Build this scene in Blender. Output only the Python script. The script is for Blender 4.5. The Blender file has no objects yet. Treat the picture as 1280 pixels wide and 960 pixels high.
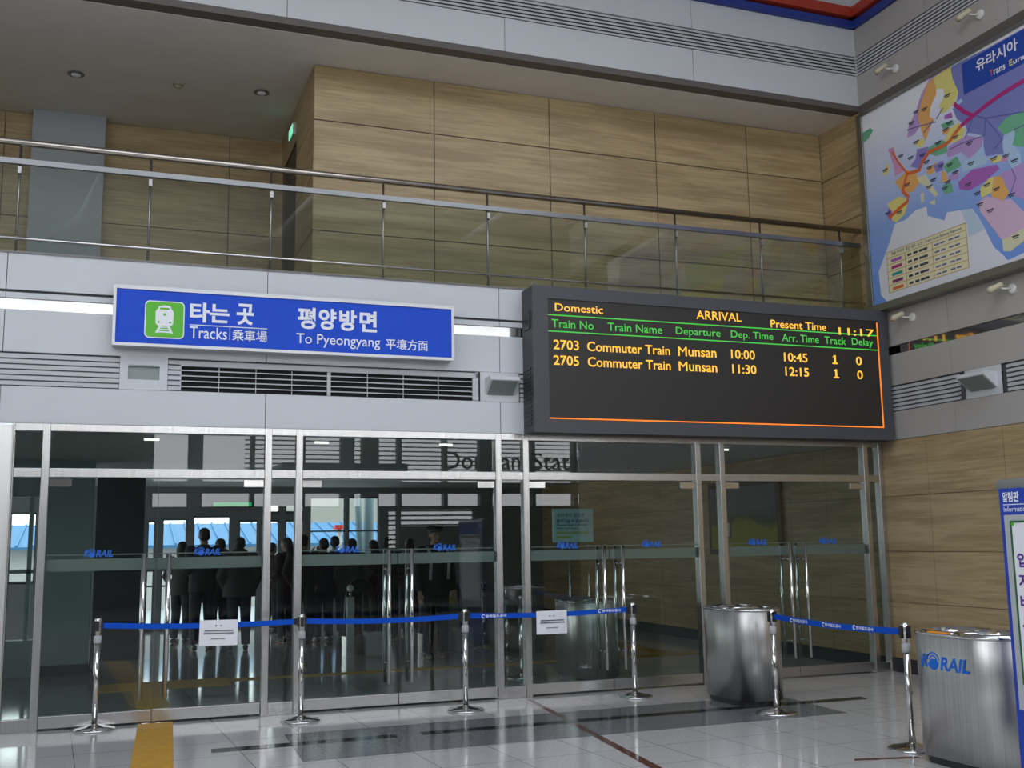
import bpy, bmesh, math, random
from mathutils import Vector, Matrix
random.seed(7)
S = bpy.context.scene
COL = S.collection
# ------------------------------------------------------------------ camera, sky, exposure
cam = bpy.data.cameras.new('camera'); cam.sensor_width = 36.0; cam.lens = 1327.37/1280*36
cam.clip_end = 400
co = bpy.data.objects.new('camera', cam); COL.objects.link(co); S.camera = co
yaw, pitch, roll = 0.36045, 0.14640, -0.01531
fw = Vector((math.sin(yaw)*math.cos(pitch), math.cos(yaw)*math.cos(pitch), math.sin(pitch)))
rt = Vector((math.cos(yaw), -math.sin(yaw), 0)); up = rt.cross(fw)
c_, s_ = math.cos(roll), math.sin(roll)
r2 = c_*rt + s_*up; u2 = -s_*rt + c_*up
M = Matrix((r2, u2, -fw)).transposed().to_4x4(); M.translation = Vector((0, -10.527, 1.6))
co.matrix_world = M

SKY = 3.9
w = bpy.data.worlds.new('sky'); S.world = w; w.use_nodes = True
nt = w.node_tree; nt.nodes.clear()
wo = nt.nodes.new('ShaderNodeOutputWorld'); bg = nt.nodes.new('ShaderNodeBackground')
tc = nt.nodes.new('ShaderNodeTexCoord'); sx = nt.nodes.new('ShaderNodeSeparateXYZ'); cr = nt.nodes.new('ShaderNodeValToRGB')
cr.color_ramp.elements[0].position = 0.0; cr.color_ramp.elements[0].color = (.96, .97, 1, 1)
cr.color_ramp.elements[1].position = 0.7; cr.color_ramp.elements[1].color = (.80, .88, 1, 1)
nt.links.new(tc.outputs['Generated'], sx.inputs[0]); nt.links.new(sx.outputs['Z'], cr.inputs[0])
nt.links.new(cr.outputs[0], bg.inputs[0]); bg.inputs[1].default_value = SKY
nt.links.new(bg.outputs[0], wo.inputs[0])
S.view_settings.view_transform = 'Standard'; S.view_settings.look = 'None'
S.view_settings.exposure = 0.0; S.view_settings.gamma = 1.0; S.view_settings.use_curve_mapping = False
cy = S.cycles
cy.use_denoising = True
cy.max_bounces = 10; cy.diffuse_bounces = 5; cy.glossy_bounces = 5; cy.transparent_max_bounces = 32
cy.caustics_reflective = False; cy.caustics_refractive = False; cy.sample_clamp_indirect = 8

def portal(name, loc, rot, sx_, sy_):
    l = bpy.data.lights.new(name, 'AREA'); l.shape = 'RECTANGLE'; l.size = sx_; l.size_y = sy_
    l.cycles.is_portal = True
    o = bpy.data.objects.new(name, l); COL.objects.link(o); o.location = loc; o.rotation_euler = rot
    return o
portal('rear_glazing_portal', (3, -18.95, 5.7), (math.radians(90), 0, 0), 22, 5.0)
portal('skylight_portal', (2, -8, 9.15), (0, 0, 0), 13, 5.6)
portal('added_side_opening_portal', (-8.05, -10, 6.3), (0, math.radians(-90), 0), 3.6, 9.6)  # serves the unseen left opening added to light the right wall
portal('lobby_glazing_portal', (3.0, 11.1, 1.3), (math.radians(-90), 0, 0), 5.6, 2.6)

# ------------------------------------------------------------------ materials
MATS = {}
def mat(name, col, rough=.5, metal=0.0, spec=.5, noise=None, emit=None, strength=1.0, bump=None):
    if name in MATS: return MATS[name]
    m = bpy.data.materials.new(name); m.use_nodes = True
    n = m.node_tree.nodes; L = m.node_tree.links; b = n['Principled BSDF']
    b.inputs['Base Color'].default_value = (*col, 1); b.inputs['Roughness'].default_value = rough
    b.inputs['Metallic'].default_value = metal; b.inputs['Specular IOR Level'].default_value = spec
    if emit:
        b.inputs['Emission Color'].default_value = (*emit, 1); b.inputs['Emission Strength'].default_value = strength
    if noise:   # (scale xyz, amount, detail)
        sc, amt, det = noise
        t = n.new('ShaderNodeTexCoord'); mp = n.new('ShaderNodeMapping'); mp.inputs['Scale'].default_value = sc
        nz = n.new('ShaderNodeTexNoise'); nz.inputs['Scale'].default_value = 1; nz.inputs['Detail'].default_value = det
        r = n.new('ShaderNodeValToRGB')
        r.color_ramp.elements[0].position = .3; r.color_ramp.elements[1].position = .7
        r.color_ramp.elements[0].color = (*[c*(1-amt) for c in col], 1)
        r.color_ramp.elements[1].color = (*[min(1, c*(1+amt)) for c in col], 1)
        L.new(t.outputs['Object'], mp.inputs[0]); L.new(mp.outputs[0], nz.inputs['Vector'])
        L.new(nz.outputs['Fac'], r.inputs[0]); L.new(r.outputs[0], b.inputs['Base Color'])
        if bump:
            bp = n.new('ShaderNodeBump'); bp.inputs['Strength'].default_value = bump; bp.inputs['Distance'].default_value = .002
            L.new(nz.outputs['Fac'], bp.inputs['Height']); L.new(bp.outputs[0], b.inputs['Normal'])
    MATS[name] = m; return m

def wood_mat():
    m = mat('wood_laminate', (.37, .27, .17), .38)
    n = m.node_tree.nodes; L = m.node_tree.links; b = n['Principled BSDF']
    t = n.new('ShaderNodeTexCoord'); mp = n.new('ShaderNodeMapping'); mp.inputs['Scale'].default_value = (1.1, 1.1, 26)
    a = n.new('ShaderNodeTexNoise'); a.inputs['Scale'].default_value = 1.6; a.inputs['Detail'].default_value = 6; a.inputs['Roughness'].default_value = .62
    mp2 = n.new('ShaderNodeMapping'); mp2.inputs['Scale'].default_value = (.5, .5, 4)
    a2 = n.new('ShaderNodeTexNoise'); a2.inputs['Scale'].default_value = 1.3; a2.inputs['Detail'].default_value = 3
    mx = n.new('ShaderNodeMath'); mx.operation = 'ADD'
    r = n.new('ShaderNodeValToRGB'); e = r.color_ramp.elements
    e[0].position = .72; e[0].color = (.33, .235, .115, 1); e[1].position = 1.28/1.0 if False else 1.0; e[1].color = (.49, .37, .20, 1)
    hlf = n.new('ShaderNodeMath'); hlf.operation = 'MULTIPLY'; hlf.inputs[1].default_value = .85
    L.new(t.outputs['Object'], mp.inputs[0]); L.new(mp.outputs[0], a.inputs['Vector'])
    L.new(t.outputs['Object'], mp2.inputs[0]); L.new(mp2.outputs[0], a2.inputs['Vector'])
    L.new(a.outputs['Fac'], mx.inputs[0]); L.new(a2.outputs['Fac'], mx.inputs[1]); L.new(mx.outputs[0], hlf.inputs[0])
    L.new(hlf.outputs[0], r.inputs[0]); L.new(r.outputs[0], b.inputs['Base Color'])
    return m

def glass_mat(name, tint, f0=.08):
    m = bpy.data.materials.new(name); m.use_nodes = True; n = m.node_tree.nodes; L = m.node_tree.links; n.clear()
    out = n.new('ShaderNodeOutputMaterial'); mix = n.new('ShaderNodeMixShader')
    tr = n.new('ShaderNodeBsdfTransparent'); gl = n.new('ShaderNodeBsdfGlossy'); gl.inputs['Roughness'].default_value = .0
    gl.inputs['Color'].default_value = (1, 1, 1, 1); tr.inputs['Color'].default_value = (*tint, 1)
    lw = n.new('ShaderNodeLayerWeight'); lw.inputs['Blend'].default_value = .5
    pw = n.new('ShaderNodeMath'); pw.operation = 'POWER'; pw.inputs[1].default_value = 5
    ma = n.new('ShaderNodeMath'); ma.operation = 'MULTIPLY_ADD'; ma.inputs[1].default_value = .9; ma.inputs[2].default_value = f0
    ge = n.new('ShaderNodeNewGeometry'); inv = n.new('ShaderNodeMath'); inv.operation = 'SUBTRACT'; inv.inputs[0].default_value = 1
    mu = n.new('ShaderNodeMath'); mu.operation = 'MULTIPLY'
    L.new(lw.outputs['Facing'], pw.inputs[0]); L.new(pw.outputs[0], ma.inputs[0])
    L.new(ge.outputs['Backfacing'], inv.inputs[1]); L.new(inv.outputs[0], mu.inputs[0]); L.new(ma.outputs[0], mu.inputs[1])
    L.new(mu.outputs[0], mix.inputs[0]); L.new(tr.outputs[0], mix.inputs[1]); L.new(gl.outputs[0], mix.inputs[2])
    L.new(mix.outputs[0], out.inputs[0]); MATS[name] = m; return m

WHITE = mat('white_panel', (.61, .63, .65), .38, 0, .5, noise=((.6, .6, .9), .03, 2))
SILVER = mat('silver_panel', (.45, .425, .395), .42, 0, .5, noise=((.6, .6, .9), .03, 2))
PANELGAP = mat('panel_gap', (.10, .10, .105), .7)
DARKTRIM = mat('dark_trim', (.12, .105, .095), .5)
SOFFIT = mat('soffit_plaster', (.78, .74, .67), .8, 0, .2, noise=((3, 3, 3), .03, 3))
WOOD = wood_mat()
STEEL = mat('brushed_steel', (.60, .59, .57), .27, 1.0, noise=((120, 120, 1.5), .10, 2))
CHROME = mat('polished_steel', (.72, .71, .69), .10, 1.0)
DARKSTEEL = mat('dull_steel', (.34, .34, .33), .35, 1.0)
GLASS = glass_mat('door_glass', (.765, .83, .81), .07)
RAILGLASS = glass_mat('railing_glass', (.84, .88, .84), .07)
BLACK = mat('black_plastic', (.015, .015, .017), .4)
RUBBER = mat('black_rubber', (.02, .02, .02), .35)
LETTER = mat('white_lettering', (.86, .88, .92), .5)
LOGO = mat('blue_logo', (.004, .13, .62), .45)
BELT = mat('blue_belt', (.008, .085, .55), .7, 0, .1)
PAPER = mat('white_paper', (.84, .84, .87), .7)
INK = mat('print_ink', (.08, .08, .10), .7)

def floor_mat(name, base, amt, rough, tile=None):
    m = bpy.data.materials.new(name); m.use_nodes = True; n = m.node_tree.nodes; L = m.node_tree.links; b = n['Principled BSDF']
    b.inputs['Roughness'].default_value = rough; b.inputs['Specular IOR Level'].default_value = .5
    t = n.new('ShaderNodeTexCoord')
    nz = n.new('ShaderNodeTexNoise'); nz.inputs['Scale'].default_value = 70; nz.inputs['Detail'].default_value = 3; nz.inputs['Roughness'].default_value = .8
    L.new(t.outputs['Object'], nz.inputs['Vector'])
    r = n.new('ShaderNodeValToRGB'); r.color_ramp.elements[0].position = .32; r.color_ramp.elements[1].position = .68
    r.color_ramp.elements[0].color = (*[c*(1-amt) for c in base], 1); r.color_ramp.elements[1].color = (*[c*(1+amt) for c in base], 1)
    L.new(nz.outputs['Fac'], r.inputs[0])
    if tile:
        br = n.new('ShaderNodeTexBrick'); br.offset = 0; br.inputs['Scale'].default_value = 1
        br.inputs['Brick Width'].default_value = tile; br.inputs['Row Height'].default_value = tile
        br.inputs['Mortar Size'].default_value = .003; br.inputs['Mortar'].default_value = (.14, .14, .14, 1)
        br.inputs['Mortar Smooth'].default_value = 0
        mp = n.new('ShaderNodeMapping'); mp.inputs['Location'].default_value = (.27, .05, 0); mp.inputs['Rotation'].default_value = (0, 0, -.05)
        L.new(t.outputs['Object'], mp.inputs[0]); L.new(mp.outputs[0], br.inputs['Vector'])
        L.new(r.outputs[0], br.inputs['Color1']); L.new(r.outputs[0], br.inputs['Color2'])
        L.new(br.outputs['Color'], b.inputs['Base Color'])
    else: L.new(r.outputs[0], b.inputs['Base Color'])
    MATS[name] = m; return m
GRANITE = floor_mat('light_granite', (.57, .55, .535), .26, .09, .6)
DGRANITE = floor_mat('dark_granite', (.19, .195, .20), .30, .11, .6)
LOBBYFLOOR = floor_mat('lobby_granite', (.36, .36, .34), .25, .10, .6)

# ------------------------------------------------------------------ mesh helpers
class MB:
    def __init__(s): s.v = []; s.f = []; s.m = []; s.sm = []
    def add(s, vs, fs, mi=0, smooth=False):
        o = len(s.v); s.v += [tuple(v) for v in vs]
        for f in fs: s.f.append([o+i for i in f]); s.m.append(mi); s.sm.append(smooth)
        return s
    def box(s, x0, y0, z0, x1, y1, z1, mi=0):
        x0, x1 = min(x0, x1), max(x0, x1); y0, y1 = min(y0, y1), max(y0, y1); z0, z1 = min(z0, z1), max(z0, z1)
        v = [(x0,y0,z0),(x1,y0,z0),(x1,y1,z0),(x0,y1,z0),(x0,y0,z1),(x1,y0,z1),(x1,y1,z1),(x0,y1,z1)]
        return s.add(v, [(0,3,2,1),(4,5,6,7),(0,1,5,4),(1,2,6,5),(2,3,7,6),(3,0,4,7)], mi)
    def obox(s, c, ax, ay, az, mi=0):   # oriented box: centre and three half vectors
        c, ax, ay, az = map(Vector, (c, ax, ay, az))
        v = [c+i*ax+j*ay+k*az for k in (-1,1) for j in (-1,1) for i in (-1,1)]
        v = [v[0],v[1],v[3],v[2],v[4],v[5],v[7],v[6]]
        fs = [(0,3,2,1),(4,5,6,7),(0,1,5,4),(1,2,6,5),(2,3,7,6),(3,0,4,7)]
        if ax.cross(ay).dot(az) < 0: fs = [f[::-1] for f in fs]
        return s.add(v, fs, mi)
    def tube(s, path, rad, n=12, mi=0, caps=True, closed=False, flat=None):
        P = [Vector(p) for p in path]; R = rad if isinstance(rad, (list, tuple)) else [rad]*len(P)
        k = len(P); rings = []; prev = None
        for i, p in enumerate(P):
            if closed: d = (P[(i+1) % k]-P[i-1])
            else: d = P[min(i+1, k-1)]-P[max(i-1, 0)]
            d.normalize()
            if prev is None:
                a = Vector((0,0,1)) if abs(d.z) < .9 else Vector((1,0,0))
                u = d.cross(a).normalized()
            else:
                u = (prev-d*prev.dot(d)).normalized()
            prev = u; v = d.cross(u)
            rx, ry = (R[i], R[i]) if not isinstance(R[i], (tuple, list)) else R[i]
            rings.append([p+u*math.cos(2*math.pi*j/n)*rx+v*math.sin(2*math.pi*j/n)*ry for j in range(n)])
        vs = [q for r in rings for q in r]; fs = []
        for i in range(k if closed else k-1):
            a, b = i*n, ((i+1) % k)*n
            for j in range(n): fs.append((a+j, a+(j+1) % n, b+(j+1) % n, b+j))
        s.add(vs, fs, mi, True)
        if caps and not closed:
            o = len(s.v)-len(vs)
            s.f.append([o+j for j in range(n)][::-1]); s.m.append(mi); s.sm.append(False)
            s.f.append([o+(k-1)*n+j for j in range(n)]); s.m.append(mi); s.sm.append(False)
        return s
    def lathe(s, prof, cx=0, cy=0, n=32, mi=0, plan=None):   # prof [(r,z)], plan(a,r)->(x,y)
        vs = []; k = len(prof)
        for r, z in prof:
            for j in range(n):
                a = 2*math.pi*j/n
                x, y = plan(a, r) if plan else (r*math.cos(a), r*math.sin(a))
                vs.append((cx+x, cy+y, z))
        fs = [(i*n+j, i*n+(j+1) % n, (i+1)*n+(j+1) % n, (i+1)*n+j) for i in range(k-1) for j in range(n)]
        s.add(vs, fs, mi, True); o = len(s.v)-len(vs)
        s.f.append([o+j for j in range(n)][::-1]); s.m.append(mi); s.sm.append(False)
        s.f.append([o+(k-1)*n+j for j in range(n)]); s.m.append(mi); s.sm.append(False)
        return s
    def ball(s, c, r, n=12, mi=0):
        rx, ry, rz = (r, r, r) if not isinstance(r, (tuple, list)) else r
        vs = [(c[0], c[1], c[2]-rz)]
        for i in range(1, n//2+2):
            t = -math.pi/2+math.pi*i/(n//2+2)
            for j in range(n):
                a = 2*math.pi*j/n; vs.append((c[0]+rx*math.cos(t)*math.cos(a), c[1]+ry*math.cos(t)*math.sin(a), c[2]+rz*math.sin(t)))
        k = n//2+1; vs.append((c[0], c[1], c[2]+rz)); fs = []
        for j in range(n): fs.append((0, 1+(j+1) % n, 1+j))
        for i in range(k-1):
            for j in range(n): fs.append((1+i*n+j, 1+i*n+(j+1) % n, 1+(i+1)*n+(j+1) % n, 1+(i+1)*n+j))
        t = len(vs)-1
        for j in range(n): fs.append((1+(k-1)*n+j, 1+(k-1)*n+(j+1) % n, t))
        return s.add(vs, fs, mi, True)
    def prism(s, pts, o, u, v, nrm, t, mi=0):   # polygon in plane coords extruded along nrm by t
        o, u, v, nrm = map(Vector, (o, u, v, nrm))
        ar = sum(pts[i][0]*pts[(i+1) % len(pts)][1]-pts[(i+1) % len(pts)][0]*pts[i][1] for i in range(len(pts)))
        ccw = (ar > 0) == (u.cross(v).dot(nrm) > 0)
        if not ccw: pts = pts[::-1]
        k = len(pts)
        vs = [o+u*a+v*b for a, b in pts]+[o+u*a+v*b+nrm*t for a, b in pts]
        fs = [list(range(k))[::-1], list(range(k, 2*k))]+[(i, (i+1) % k, k+(i+1) % k, k+i) for i in range(k)]
        return s.add(vs, fs, mi)
    def build(s, name, mats, parent=None, bevel=0, loc=None):
        me = bpy.data.meshes.new(name)
        vs = s.v
        if loc: vs = [(a-loc[0], b-loc[1], c-loc[2]) for a, b, c in vs]
        me.from_pydata(vs, [], s.f); me.update()
        for m in (mats if isinstance(mats, (list, tuple)) else [mats]): me.materials.append(m)
        me.polygons.foreach_set('material_index', s.m); me.polygons.foreach_set('use_smooth', s.sm)
        ob = bpy.data.objects.new(name, me); COL.objects.link(ob)
        if loc: ob.location = loc
        if parent: ob.parent = parent
        if bevel:
            b = ob.modifiers.new('bevel', 'BEVEL'); b.width = bevel; b.segments = 2; b.limit_method = 'ANGLE'; b.angle_limit = math.radians(50)
        return ob

def tag(o, label=None, cat=None, group=None, kind=None):
    if label: o['label'] = label
    if cat: o['category'] = cat
    if group: o['group'] = group
    if kind: o['kind'] = kind
    return o
def empty(name, loc=(0,0,0), rz=0):
    o = bpy.data.objects.new(name, None); COL.objects.link(o); o.location = loc; o.rotation_euler.z = rz; o.empty_display_size = .1
    return o
def struct(o): o['kind'] = 'structure'; return o
def copy_tree(o, parent=None):
    c = o.copy(); COL.objects.link(c)
    if parent: c.parent = parent
    for ch in [x for x in bpy.data.objects if x.parent == o]: copy_tree(ch, c)
    return c
FR = ((1,0,0), (0,0,1), (0,-1,0))      # plane facing the hall from the front wall: u, v, normal
RT = ((0,-1,0), (0,0,1), (-1,0,0))     # plane facing the hall from the right wall

def glyphs(mb, s, box, o, basis, t=.002, bold=0.0, mi=0, fit=True, dep=None, shear=0):
    """text s filled into box (u0,v0,u1,v1) of a plane with origin o"""
    cu = bpy.data.curves.new('txt', 'FONT'); cu.body = s; cu.size = 1; cu.offset = bold; cu.resolution_u = 3; cu.shear = shear
    ob = bpy.data.objects.new('txt', cu); COL.objects.link(ob)
    dg = bpy.context.evaluated_depsgraph_get(); me = bpy.data.meshes.new_from_object(ob.evaluated_get(dg))
    xs = [v.co.x for v in me.vertices]; ys = [v.co.y for v in me.vertices]
    if xs:
        x0, x1, y0, y1 = min(xs), max(xs), min(ys), max(ys); u0, v0, u1, v1 = box
        O, u, v, n = Vector(o), Vector(basis[0]), Vector(basis[1]), Vector(basis[2])
        vs = []
        for q in me.vertices:
            a = u0+(q.co.x-x0)/(x1-x0)*(u1-u0); b = v0+(q.co.y-y0)/(y1-y0)*(v1-v0)
            vs.append(O+u*a+v*b+n*t)
        flip = u.cross(v).dot(n) < 0
        nz = sum(p.normal.z for p in me.polygons)
        fl = flip != (nz < 0)
        mb.add(vs, [tuple(p.vertices)[::-1] if fl else tuple(p.vertices) for p in me.polygons], mi)
    bpy.data.objects.remove(ob); bpy.data.curves.remove(cu); bpy.data.meshes.remove(me)
def rect(mb, u0, v0, u1, v1, o, basis, t=.002, mi=0):
    mb.prism([(u0,v0),(u1,v0),(u1,v1),(u0,v1)], o, *basis, t, mi)
def part(mb, name, mats, parent, bevel=0, label=None):
    """mesh given in world coordinates, linked as a child of parent (parents carry no rotation)"""
    off = Vector((0,0,0)); p = parent
    while p: off += p.location; p = p.parent
    mb.v = [(a-off.x, b-off.y, c-off.z) for a, b, c in mb.v]
    o = mb.build(name, mats, parent, bevel)
    if label: o['label'] = label
    return o
W = 8.77          # right wall plane
REAR = -19.0
XL = -8.0         # left end of the hall
XR = 14.0         # the hall is wider behind the camera
# ------------------------------------------------------------------ floor
m = MB(); m.box(XL, REAR, -.2, XR, .0, 0); struct(m.build('floor', GRANITE))
m = MB(); m.box(XL, 0, -.2, W+.2, 11.3, -.0005); struct(m.build('floor_lobby', LOBBYFLOOR))
m = MB(); m.prism([(1.445,-1.08),(1.40,-2.30),(6.35,-2.22),(6.42,-1.0)], (0,0,0), (1,0,0), (0,1,0), (0,0,1), .0015)
struct(m.build('floor_inlay', DGRANITE))
BLK = floor_mat('black_granite', (.018, .018, .022), .3, .08)
m = MB(); m.prism([(.81,-1.49),(.80,-1.65),(2.30,-1.63),(2.30,-1.48)], (0,0,0), (1,0,0), (0,1,0), (0,0,1), .0025)
m.prism([(2.52,-1.47),(2.52,-1.62),(7.06,-1.61),(7.10,-1.46)], (0,0,0), (1,0,0), (0,1,0), (0,0,1), .0025)
struct(m.build('floor_line', BLK))
BRN = floor_mat('red_brown_granite', (.115, .042, .03), .3, .09)
m = MB(); m.prism([(4.02,-.16),(4.07,-.16),(3.70,-3.6),(3.62,-3.6)], (0,0,0), (1,0,0), (0,1,0), (0,0,1), .002)
m.prism([(3.70,-3.6),(3.62,-3.6),(3.2,-7.5),(3.28,-7.5)], (0,0,0), (1,0,0), (0,1,0), (0,0,1), .002)
struct(m.build('floor_line', BRN))
m = MB(); m.prism([(5.10,-3.9),(5.55,-4.02),(5.55,-4.07),(5.06,-3.95)], (0,0,0), (1,0,0), (0,1,0), (0,0,1), .002)
struct(m.build('floor_line', BRN))
# ------------------------------------------------------------------ front wall: metal panels above the doors
BK = .05
def panel_band(mb, x0, x1, z0, z1, joints, axis='x', plane=0, depth=.03, gap=.006):
    js = [x0]+[j for j in joints if x0 < j < x1]+[x1]
    for a, b in zip(js, js[1:]):
        if axis == 'x': mb.box(a+gap/2, plane-.0, z0+gap/2, b-gap/2, plane+depth, z1-gap/2)
        else: mb.box(plane, a+gap/2, z0+gap/2, plane+depth, b-gap/2, z1-gap/2)
JL = [-8.3+2.452*k for k in range(9)]; JL = [-5.95, -3.5, -.98, 1.379, 3.832, 6.28]
m = MB(); panel_band(m, XL, W, 2.722, 3.065, JL); panel_band(m, XL, W, 3.375, 3.775, JL)
panel_band(m, XL, W, 3.875, 3.935, JL); panel_band(m, XL, W, 3.955, 4.305, JL)
struct(m.build('wall_front', WHITE, bevel=.002))
m = MB(); m.box(XL, .035, 2.73, W, .10, 4.30); struct(m.build('trim_1', PANELGAP))
MIRR = mat('mirror_steel', (.66, .66, .65), .16, 1.0)
m = MB(); m.box(XL, .022, 3.772, W, .034, 3.878); struct(m.build('trim_2', MIRR))
m = MB(); m.box(XL, -.012, 4.300, W, .20, 4.318); struct(m.build('trim_3', CHROME))
LOUV = mat('louver_grey', (.52, .53, .545), .4)
def slats(mb, a0, a1, z0, z1, n, axis, plane, sgn=1, depth=.03, th=.55):
    st = (z1-z0)/n
    for k in range(n):
        zb = z0+k*st+st*(1-th)/2; zt = zb+st*th
        if axis == 'x': mb.obox(((a0+a1)/2, plane+depth/2, (zb+zt)/2), ((a1-a0)/2,0,0), (0,depth/2,.006), (0,0,(zt-zb)/2))
        else: mb.obox((plane+depth/2, (a0+a1)/2, (zb+zt)/2), (depth/2,0,.006), (0,(a1-a0)/2,0), (0,0,(zt-zb)/2))
DKIN = mat('vent_shadow', (.07, .07, .075), .8)
# louvre strips (part of the wall): left of the lamp panel, then above the open grilles
m = MB(); slats(m, XL, .022, 3.07, 3.37, 6, 'x', .002, th=.72); struct(m.build('trim_4', LOUV))
m = MB(); slats(m, .458, .572, 3.07, 3.37, 6, 'x', .002, th=.72); slats(m, .572, 3.588, 3.305, 3.372, 1, 'x', .002, th=.75)
m.box(.572, .002, 3.07, .58, .03, 3.305); m.box(3.56, .002, 3.07, 3.588, .03, 3.37); struct(m.build('trim_5', LOUV))
m = MB(); slats(m, 4.056, W, 3.07, 3.37, 6, 'x', .002, th=.72); struct(m.build('trim_6', LOUV))
DUCTSHADE = mat('duct_shade', (.006, .006, .007), .9)  # near-black colour carrying the shade of the duct interior
def air_grille(x0, x1, label):
    r = tag(empty('air_grille', ((x0+x1)/2, 0, 3.18)), label, 'vent', 'open air grilles above the doors')
    m = MB(); m.box(x0, .028, 3.068, x1, .034, 3.304); part(m, 'duct_shade_sheet', DUCTSHADE, r)  # flat black sheet stands in for the shaded depth of the duct
    m = MB()
    for k in range(4): m.box(x0, .004, 3.105+k*.052, x1, .018, 3.115+k*.052)
    for k in (1, 2, 3): m.box(x0+(x1-x0)*k/4-.003, .010, 3.068, x0+(x1-x0)*k/4+.003, .024, 3.304)
    part(m, 'grille_bars', LOUV, r)
    m = MB(); m.box(x1-.0, .002, 3.068, x1+.035, .03, 3.304); part(m, 'edge_post', LOUV, r)
air_grille(.582, 1.985, 'dark open air grille under the blue sign, next to the recessed wall lamp')
air_grille(2.022, 3.525, 'dark open air grille under the blue sign, next to the projecting wall lamp')
# ------------------------------------------------------------------ upper fascia
JU = [-5.8, -3.35, -.93, 1.525, 3.945, 6.362]
m = MB(); panel_band(m, XL, W, 7.03, 7.435, JU); panel_band(m, XL, W, 7.70, 8.07, JU)
m.box(W, .0, 7.03, W+.3, .2, 9.0); struct(m.build('wall_front_upper', WHITE, bevel=.002))
m = MB(); m.box(XL, .035, 7.04, W, .12, 8.9); struct(m.build('trim_7', PANELGAP))
m = MB(); slats(m, XL, W, 7.44, 7.70, 6, 'x', .002, th=.6); struct(m.build('trim_8', LOUV))
BLUEP = mat('blue_stripe', (.02, .045, .27), .4); REDP = mat('red_stripe', (.45, .045, .025), .4)
m = MB(); m.box(XL, -.05, 8.07, W, .04, 8.165); struct(m.build('trim_9', BLUEP))
m = MB(); m.box(XL, -.09, 8.20, W, .04, 8.33); struct(m.build('trim_10', REDP))
m = MB(); m.box(XL, -.03, 8.36, W, .04, 9.0); struct(m.build('trim_11', WHITE))
m = MB(); m.box(XL, -.005, 6.955, W, .16, 7.03); struct(m.build('trim_12', DARKTRIM))
# soffit of the upper gallery, gallery slab
m = MB(); m.box(XL, .16, 6.95, W, 3.6, 7.05); struct(m.build('ceiling_gallery', SOFFIT))
m = MB(); m.box(XL, .10, 3.4, W, 3.6, 4.30); struct(m.build('floor_gallery', mat('gallery_floor', (.33,.32,.31), .3)))
# ------------------------------------------------------------------ gallery wood walls
def wood_panels(mb, us, zs, basis_axis, plane, t, gap=.012):
    for a, b in zip(us, us[1:]):
        for c, d in zip(zs, zs[1:]):
            if basis_axis == 'x': mb.box(a+gap/2, plane, c+gap/2, b-gap/2, plane+t, d-gap/2)
            else: mb.box(plane, a+gap/2, c+gap/2, plane+t, b-gap/2, d-gap/2)
ZG = [4.30, 5.02, 5.66, 6.30, 6.95]
m = MB(); wood_panels(m, [1.96, 3.36, 4.815, 6.265, 7.61, W], ZG, 'x', .83, .02); struct(m.build('wall_gallery_back', WOOD))
m = MB(); m.box(1.975, .848, 4.3, W, .95, 6.95); struct(m.build('trim_13', DARKTRIM))
m = MB(); wood_panels(m, [.83, 2.05], ZG, 'y', 1.96, .015); m.box(1.96, 2.05, 6.5, 1.975, 3.3, 6.95); struct(m.build('wall_gallery_side', WOOD))
m = MB(); m.box(1.985, .95, 4.3, 2.02, 3.3, 6.95); struct(m.build('trim_14', DARKTRIM))
m = MB(); m.box(1.966, 2.10, 4.3, 1.984, 2.95, 6.45); struct(m.build('door_5', mat('dark_door', (.05,.045,.04), .5)))
m = MB(); wood_panels(m, [XL, -6.0, -4.6, -3.2, -1.4, 1.29, 1.99], [4.3, 5.0, 5.62, 6.95], 'x', 3.32, .02); struct(m.build('wall_gallery_left', WOOD))
m = MB(); m.box(XL, 3.338, 4.3, 2.0, 3.45, 6.95); struct(m.build('trim_15', DARKTRIM))
m = MB(); m.box(-1.08, 3.16, 4.3, -.245, 3.32, 6.95); struct(m.build('pillar_gallery', mat('pillar_paint', (.36,.39,.41), .5)))
# ------------------------------------------------------------------ right wall
WR = -9.0
WHITE2 = WHITE
JR = [-1.25-1.2*k for k in range(7)][::-1]; JR = [-8.5,-7.3,-6.1,-4.9,-3.7,-2.45,-1.25]
m = MB()
panel_band(m, WR, 0, 2.722, 3.065, JR, 'y', W); panel_band(m, WR, 0, 3.375, 3.755, JR, 'y', W)
panel_band(m, WR, 0, 3.855, 4.305, JR, 'y', W); panel_band(m, WR, 0, 7.03, 7.435, JR, 'y', W); panel_band(m, WR, 0, 7.70, 8.07, JR, 'y', W)
struct(m.build('wall_right', SILVER, bevel=.002))
m = MB(); m.box(W+.035, WR, 2.73, W+.3, .12, 4.3); m.box(W+.035, WR, 6.9, W+.3, .2, 8.9); m.box(W+.02, WR, 4.3, W+.3, -.1, 6.95); struct(m.build('trim_16', PANELGAP))
m = MB(); m.box(W+.022, WR, 3.752, W+.034, 0, 3.858); struct(m.build('trim_17', mat('mirror_steel_dark', (.42,.41,.40), .07, 1.0)))
m = MB(); slats(m, -1.335, -.02, 3.07, 3.37, 6, 'y', W+.002, th=.62); struct(m.build('trim_18', LOUV))
m = MB(); slats(m, WR, -2.02, 3.07, 3.37, 6, 'y', W+.002, th=.62); struct(m.build('trim_19', LOUV))
m = MB(); slats(m, WR, 0, 7.44, 7.70, 6, 'y', W+.002, th=.6); struct(m.build('trim_20', LOUV))
m = MB(); m.box(W-.05, WR, 8.07, W+.04, 0, 8.165); struct(m.build('trim_21', BLUEP))
m = MB(); m.box(W-.09, WR, 8.20, W+.04, 0, 8.33); struct(m.build('trim_22', REDP))
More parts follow.
